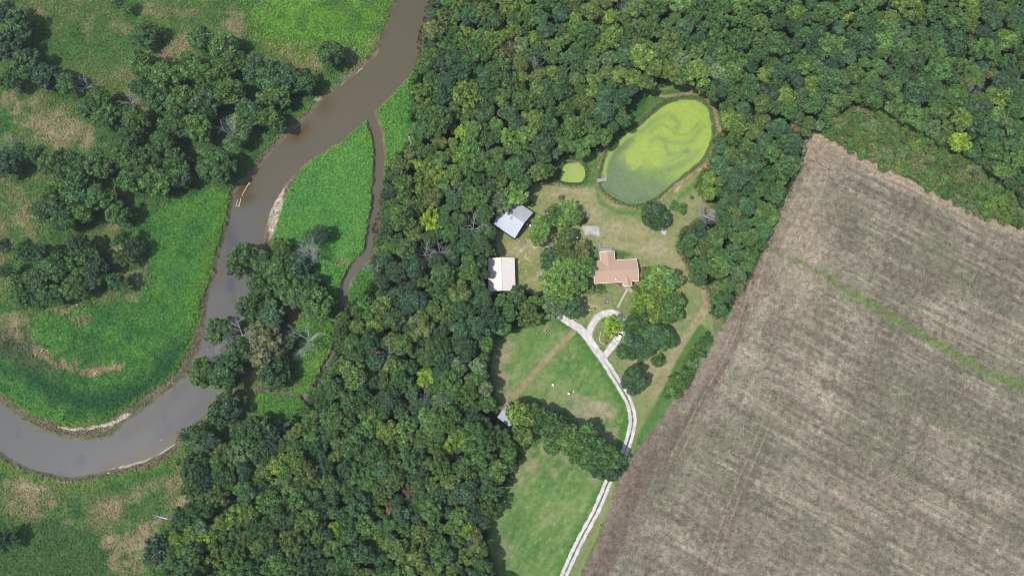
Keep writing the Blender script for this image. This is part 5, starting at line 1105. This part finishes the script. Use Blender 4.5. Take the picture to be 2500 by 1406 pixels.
# white barrels in the pasture
for (px, py, s, lb) in [(1349.4, 940, .45, "white barrel in the pasture, upper left of the two"), (1388, 961, .45, "white barrel in the pasture, lower right of the two")]:
    q = P(px, py); e = empty('feed_barrel', (q.x, q.y, 0), 0, lb, 'barrel', "white barrels in the pasture"); o = MB(); o.ring((0, 0), s * .9, s * .82, 0, .95, 18); o.build('body', PLASTIC, e)
    o = MB(); o.prism([(s * .94 * math.cos(x), s * .94 * math.sin(x)) for x in [2 * math.pi * i / 18 for i in range(18)]], .952, 1.02); o.build('lid', PLASTIC, e)
q = P(1400, 956); o = MB(); o.box((0, 0, .15), (.45, .35, .3)); o.box((.06, 0, .33), (.30, .37, .05)); o = o.build('salt_block', PLASTIC); o.location = (q.x, q.y, 0); tag(o, "tiny white block on the grass right of the lower white barrel", 'salt block')
# fire pad in front of the house
q = P(1482, 737); e = empty('fire_pad', (q.x, q.y, 0), R(2), "square dark stone pad with round pale fire ring on the front lawn", 'fire pit')
o = MB(); o.box((0, 0, .03), (1.95, 1.95, .06)); o.build('pad', simple_mat("slate_pad", A(112, 106, 112), .9, .25, 2), e)
o = MB(); o.ring((0, 0), .46, .30, .062, .42, 20); o.build('fire_ring', simple_mat("pale_ring", A(206, 204, 212), .8), e)
o = MB(); o.box((.99, 0, .07), (.08, 1.95, .12)); o.box((0, -1.0, .07), (1.8, .07, .12)); o.build('edging', STONE, e)
o = MB(); o.box((-.85, .85, .25), (.24, .24, .36)); o.build('corner_block', WHITE, e)
# diamond bed in the pasture
q = P(1337.8, 807.5); e = empty('garden_bed', (q.x, q.y, 0), R(38), "diamond shaped bed with stone border in the grass left of the drive", 'garden bed')
o = MB(); s = .85
for k in range(4): M_ = Matrix.Rotation(k * math.pi / 2, 3, 'Z'); o.box(M_ @ Vector((s, 0.07, .12)), (.16, 2 * s, .24), M=M_)
o.build('border', simple_mat("bed_border", A(190, 172, 146), .9), e); o = MB(); o.box((0, 0, .05), (1.52, 1.52, .1)); o.build('soil', SOIL, e)
o = MB(); o.ring((0, 0), .26, .03, .10, .42, 12); o.build('urn', STONE, e)
# curved white edging in the turning circle
pts = [P(x, y, .1) for x, y in spline([(1467.3, 808.5), (1464.8, 820), (1463.7, 829.6), (1467, 836), (1473.7, 839), (1478, 838), (1481, 835)], 4)]
o = MB(); c = pts[len(pts) // 2].copy(); c.z = 0
for p0, p1 in zip(pts[:-1], pts[1:]): o.tube(p0 - c, p1 - c, .13, .13, 6)
o = o.build('garden_edging', simple_mat("pale_edging", A(214, 216, 196), .8)); o.location = c; tag(o, "curved pale garden edging inside the turning circle", 'edging')
q = P(1473, 819); o = MB(); o.ring((0, 0), .30, .1, 0, .3, 10); o.ring((0, 0), .2, .05, .3, .55, 10); o = o.build('garden_urn', STONE); o.location = (q.x, q.y, 0); tag(o, "small pale urn on brown soil inside the turning circle", 'urn')
# front walk
p0, p1 = P(1531, 706), P(1507.4, 751.4); c = (p0 + p1) / 2; o = MB(); n_ = 9; Lw = (p1 - p0).length
for k in range(n_): o.box((-Lw / 2 + (k + .5) * Lw / n_, 0, .04), (Lw / n_ - .05, .72, .10))
o = o.build('front_walk', simple_mat("pale_walk", A(206, 204, 172), .85, .1)); o.location = (c.x, c.y, 0); o.rotation_euler = (0, 0, math.atan2((p1 - p0).y, (p1 - p0).x)); tag(o, kind='structure')
# curved low wall by the entry
pts = [P(x, y, .4) for x, y in spline([(1545.5, 686.5), (1551, 686), (1554.5, 689.5), (1555.6, 694), (1555, 699)], 3)]; o = MB(); c = pts[4].copy(); c.z = 0
for p0, p1 in zip(pts[:-1], pts[1:]):
    d = (p1 - p0); M_ = Matrix.Rotation(math.atan2(d.y, d.x), 3, 'Z'); o.box((p0 + p1) / 2 - c + Vector((0, 0, -.2)), (d.length * 1.04, .22, .5), M=M_)
o = o.build('garden_wall', STONE); o.location = c; tag(o, "low curved stone garden wall at the house's lower right corner", 'garden wall')
# poles
def pole(px, py, h, label, lamp=True, group=None):
    q = P(px, py); e = empty('lamp_post' if lamp else 'fence_post', (q.x, q.y, 0), R(150), label, 'lamp post' if lamp else 'post', group)
    m_ = MB(); m_.tube((0, 0, -.2), (0, 0, h), .13, .09, 8); m_.build('pole', DARKWOOD if not lamp else GREYWOOD, e)
    m_ = MB()
    if lamp:
        m_.tube((0, 0, h - .4), (-.9, 0, h + .1), .04, .04, 6); m_.build('arm', CHROME, e); m_ = MB(); m_.tube((-.9, 0, h + .15), (-.9, 0, h - .15), .12, .34, 12); m_.build('lamp_head', WHITE, e)
    else:
        m_.tube((0, 0, h), (0, 0, h + .08), .11, .03, 8); m_.build('cap', GREYWOOD, e)
    return e
pole(1428.5, 762, 7.6, "tall yard lamp post with white head above the drive's turning circle")
pole(1401, 588, 6.0, "yard lamp post with white head left of the gravel pad")
pole(1560, 1083, 4.6, "thin wooden post on the verge beside the drive's lower bend", False, "wooden posts along the field")
pole(1466.5, 1281, 5.4, "thin wooden post at the field's edge near the foot of the photo", False, "wooden posts along the field")

# parked car
p0, p1 = P(1506.3, 835.5), P(1515.5, 812.5); d = p1 - p0; yaw = math.atan2(d.y, d.x); c = (p0 + p1) / 2 + d.normalized() * .4
e = empty('parked_car', (c.x, c.y, 0), yaw, "white car parked on the gravel lane under trees at the turning circle", 'car')
def loft(secs, m, name):                  # cross sections (x, half width, z low, z high, top half width)
    vs, fs = [], []
    for x, hw, z0, z1, tw in secs: vs += [(x, -hw, z0), (x, -hw, (z0 + z1) * .55), (x, -tw, z1), (x, tw, z1), (x, hw, (z0 + z1) * .55), (x, hw, z0)]
    n = len(secs)
    for i in range(n - 1):
        for k in range(6): fs.append((i * 6 + k, i * 6 + (k + 1) % 6, (i + 1) * 6 + (k + 1) % 6, (i + 1) * 6 + k))
    fs += [tuple(range(5, -1, -1)), tuple(range((n - 1) * 6, n * 6))]
    o = MB(); o.add(vs, fs); return o.build(name, m, e, bevel=.05)
loft([(-2.35, .78, .35, .95, .70), (-2.2, .90, .28, 1.02, .84), (-.2, .92, .26, 1.02, .86), (1.2, .92, .26, 1.0, .84), (2.1, .88, .28, .88, .76), (2.38, .70, .36, .70, .62)], CARWHITE, 'body')
loft([(-2.15, .74, 1.03, 1.35, .62), (-1.9, .80, 1.03, 1.68, .68), (.3, .80, 1.03, 1.70, .68), (.42, .79, 1.03, 1.64, .68)], CARWHITE, 'cabin')
g_ = MB(); g_.slab([(.46, -.68, 1.63), (1.12, -.78, 1.04), (1.12, .78, 1.04), (.46, .68, 1.63)], .04); g_.build('windshield', GLASS, e)
g_ = MB(); g_.slab([(-2.18, -.6, 1.33), (-2.18, .6, 1.33), (-1.97, .6, 1.65), (-1.97, -.6, 1.65)], .03); g_.build('rear_window', GLASS, e)
for s in (-1, 1):
    g_ = MB(); g_.add([(-1.8, s * .815, 1.1), (.35, s * .815, 1.1), (.25, s * .73, 1.55), (-1.75, s * .73, 1.55)], [(0, 1, 2, 3)]); g_.build('side_window', GLASS, e)
    g_ = MB(); g_.box((.95, s * 1.0, 1.08), (.14, .2, .14)); g_.build('mirror', CARWHITE, e)
    g_ = MB(); g_.box((2.34, s * .55, .66), (.08, .26, .14)); g_.build('headlight', CHROME, e)
    for x in (-1.45, 1.45): wl_ = MB(); wl_.tube((x, s * .72, .34), (x, s * .94, .34), .34, .34, 18); w_o = wl_.build('wheel', TYRE, e); wl_ = MB(); wl_.tube((x, s * .93, .34), (x, s * .955, .34), .2, .2, 12); wl_.build('rim', CHROME, w_o)

# ------------------------------------------------------------------ logs, snags and debris
def log(pts, r0, r1, label, name='fallen_log', m=None, stubs=(), z=-.75):
    w_ = [P(x, y, z) for x, y in pts]; c = w_[0].copy(); o = MB(); n_ = len(w_)
    for k in range(n_ - 1): o.tube(w_[k] - c, w_[k + 1] - c, r0 + (r1 - r0) * k / (n_ - 1), r0 + (r1 - r0) * (k + 1) / (n_ - 1), 7)
    for (i, dx, dy, dz, rr_) in stubs: p = w_[i] - c; o.tube(p, p + Vector((dx, dy, dz)), rr_, rr_ * .5, 5)
    o = o.build(name, m or simple_mat("bleached_wood", A(222, 212, 196), .85, .1)); o.location = c; tag(o, label, 'log' if 'log' in name else 'dead tree'); return o
log([(608, 447.5), (602, 457), (596, 468), (590.3, 478.5)], .24, .16, "long white log lying in the river's brown shallows, upper of the three", stubs=[(0, .6, .1, .1, .2), (0, -.2, .7, .1, .2), (0, .5, -.5, .1, .18)])
log([(588.2, 484.2), (587.6, 490), (583.2, 503)], .15, .24, "white log with thick foot in the river, lower right of the three", stubs=[(2, -.7, -.3, .1, .2), (2, .5, -.3, .1, .2)])
log([(580.5, 488), (576.6, 503)], .12, .2, "short white log in the river, lower left of the three", stubs=[(1, -.4, -.3, .1, .16)])
WS = simple_mat("white_snag", A(206, 214, 224), .8, .1)
log([(409, 1266), (398, 1263), (386, 1260)], .30, .14, "fallen white snag on the tan grass patch at lower left", 'fallen_snag', WS, z=.4, stubs=[(2, -1.8, .6, .5, .08), (2, -1.6, -.5, .3, .07), (1, -.8, 1.1, .6, .07), (2, -1.0, 1.4, .3, .06), (0, .3, -.2, -.4, .25)])
log([(192, 712), (200, 706), (212, 699), (221, 692)], .16, .09, "thin white snag with forked branches at the lower edge of the meadow trees", 'fallen_snag', WS, z=1.2, stubs=[(3, -.4, 1.8, .5, .07), (3, -1.9, .4, .3, .07), (0, -.6, -.8, 0, .08), (0, -.9, .5, 0, .06), (3, .5, 1.6, .6, .06)])
log([(270, 540), (266, 533), (270, 525), (276, 515)], .14, .06, "crooked grey snag among dark trees left of the river", 'fallen_snag', WS, z=3, stubs=[(2, 1.8, -.3, .5, .06), (2, 1.0, 1.0, .5, .05), (3, -.8, 1.5, .5, .05)])
log([(806, 833.5), (788, 838), (778, 841)], .12, .2, "pale fallen trunk on the green flat right of the forked dead tree", 'fallen_log', simple_mat("tan_log", A(150, 138, 100), .9), z=.3)
log([(268, 1153), (262, 1155)], .2, .15, "short pale log on the lower river bank", z=-.2); 
for (px, py, sx, sy, lb) in [(395, 1073, .55, .22, "small white drift float on the river's lower bend"), (267, 1153, .6, .3, None)]:
    if lb: q = P(px, py, -.8); o = MB(); o.tube((-sx, 0, 0), (0, 0, .1), .05, sy, 8); o.tube((0, 0, .1), (sx, .1, 0), sy, .06, 8); o = o.build('driftwood', WS); o.location = q; tag(o, lb, 'driftwood')
log([(1800, 540), (1803, 549), (1808, 552)], .12, .08, "small white broken snag poking from the wood right of the bushy dead tree", 'broken_snag', WS, z=8, stubs=[(0, .9, 1.2, .8, .07), (1, -.9, .6, .5, .06), (2, 1.0, -.3, .2, .05)])
log([(1804, 544), (1803, 552)], .14, .2, "short white stump below the small white broken snag in the wood", 'broken_snag', WS, z=5.2)

# ------------------------------------------------------------------ thin summer haze
hz = MB(); hz.box((0, 60, 128.5), (1000, 700, 263)); hm = bpy.data.materials.new("haze"); hm.use_nodes = True; hn = hm.node_tree.nodes; hn.remove(hn['Principled BSDF'])
pv = hn.new('ShaderNodeVolumePrincipled'); pv.inputs['Color'].default_value = (.86, .92, 1, 1); pv.inputs['Density'].default_value = 0.00011; pv.inputs['Anisotropy'].default_value = 0.0
hm.node_tree.links.new(pv.outputs[0], hn['Material Output'].inputs['Volume']); tag(hz.build("haze", hm), "thin pale haze in the air over the whole landscape", "haze", kind='stuff')
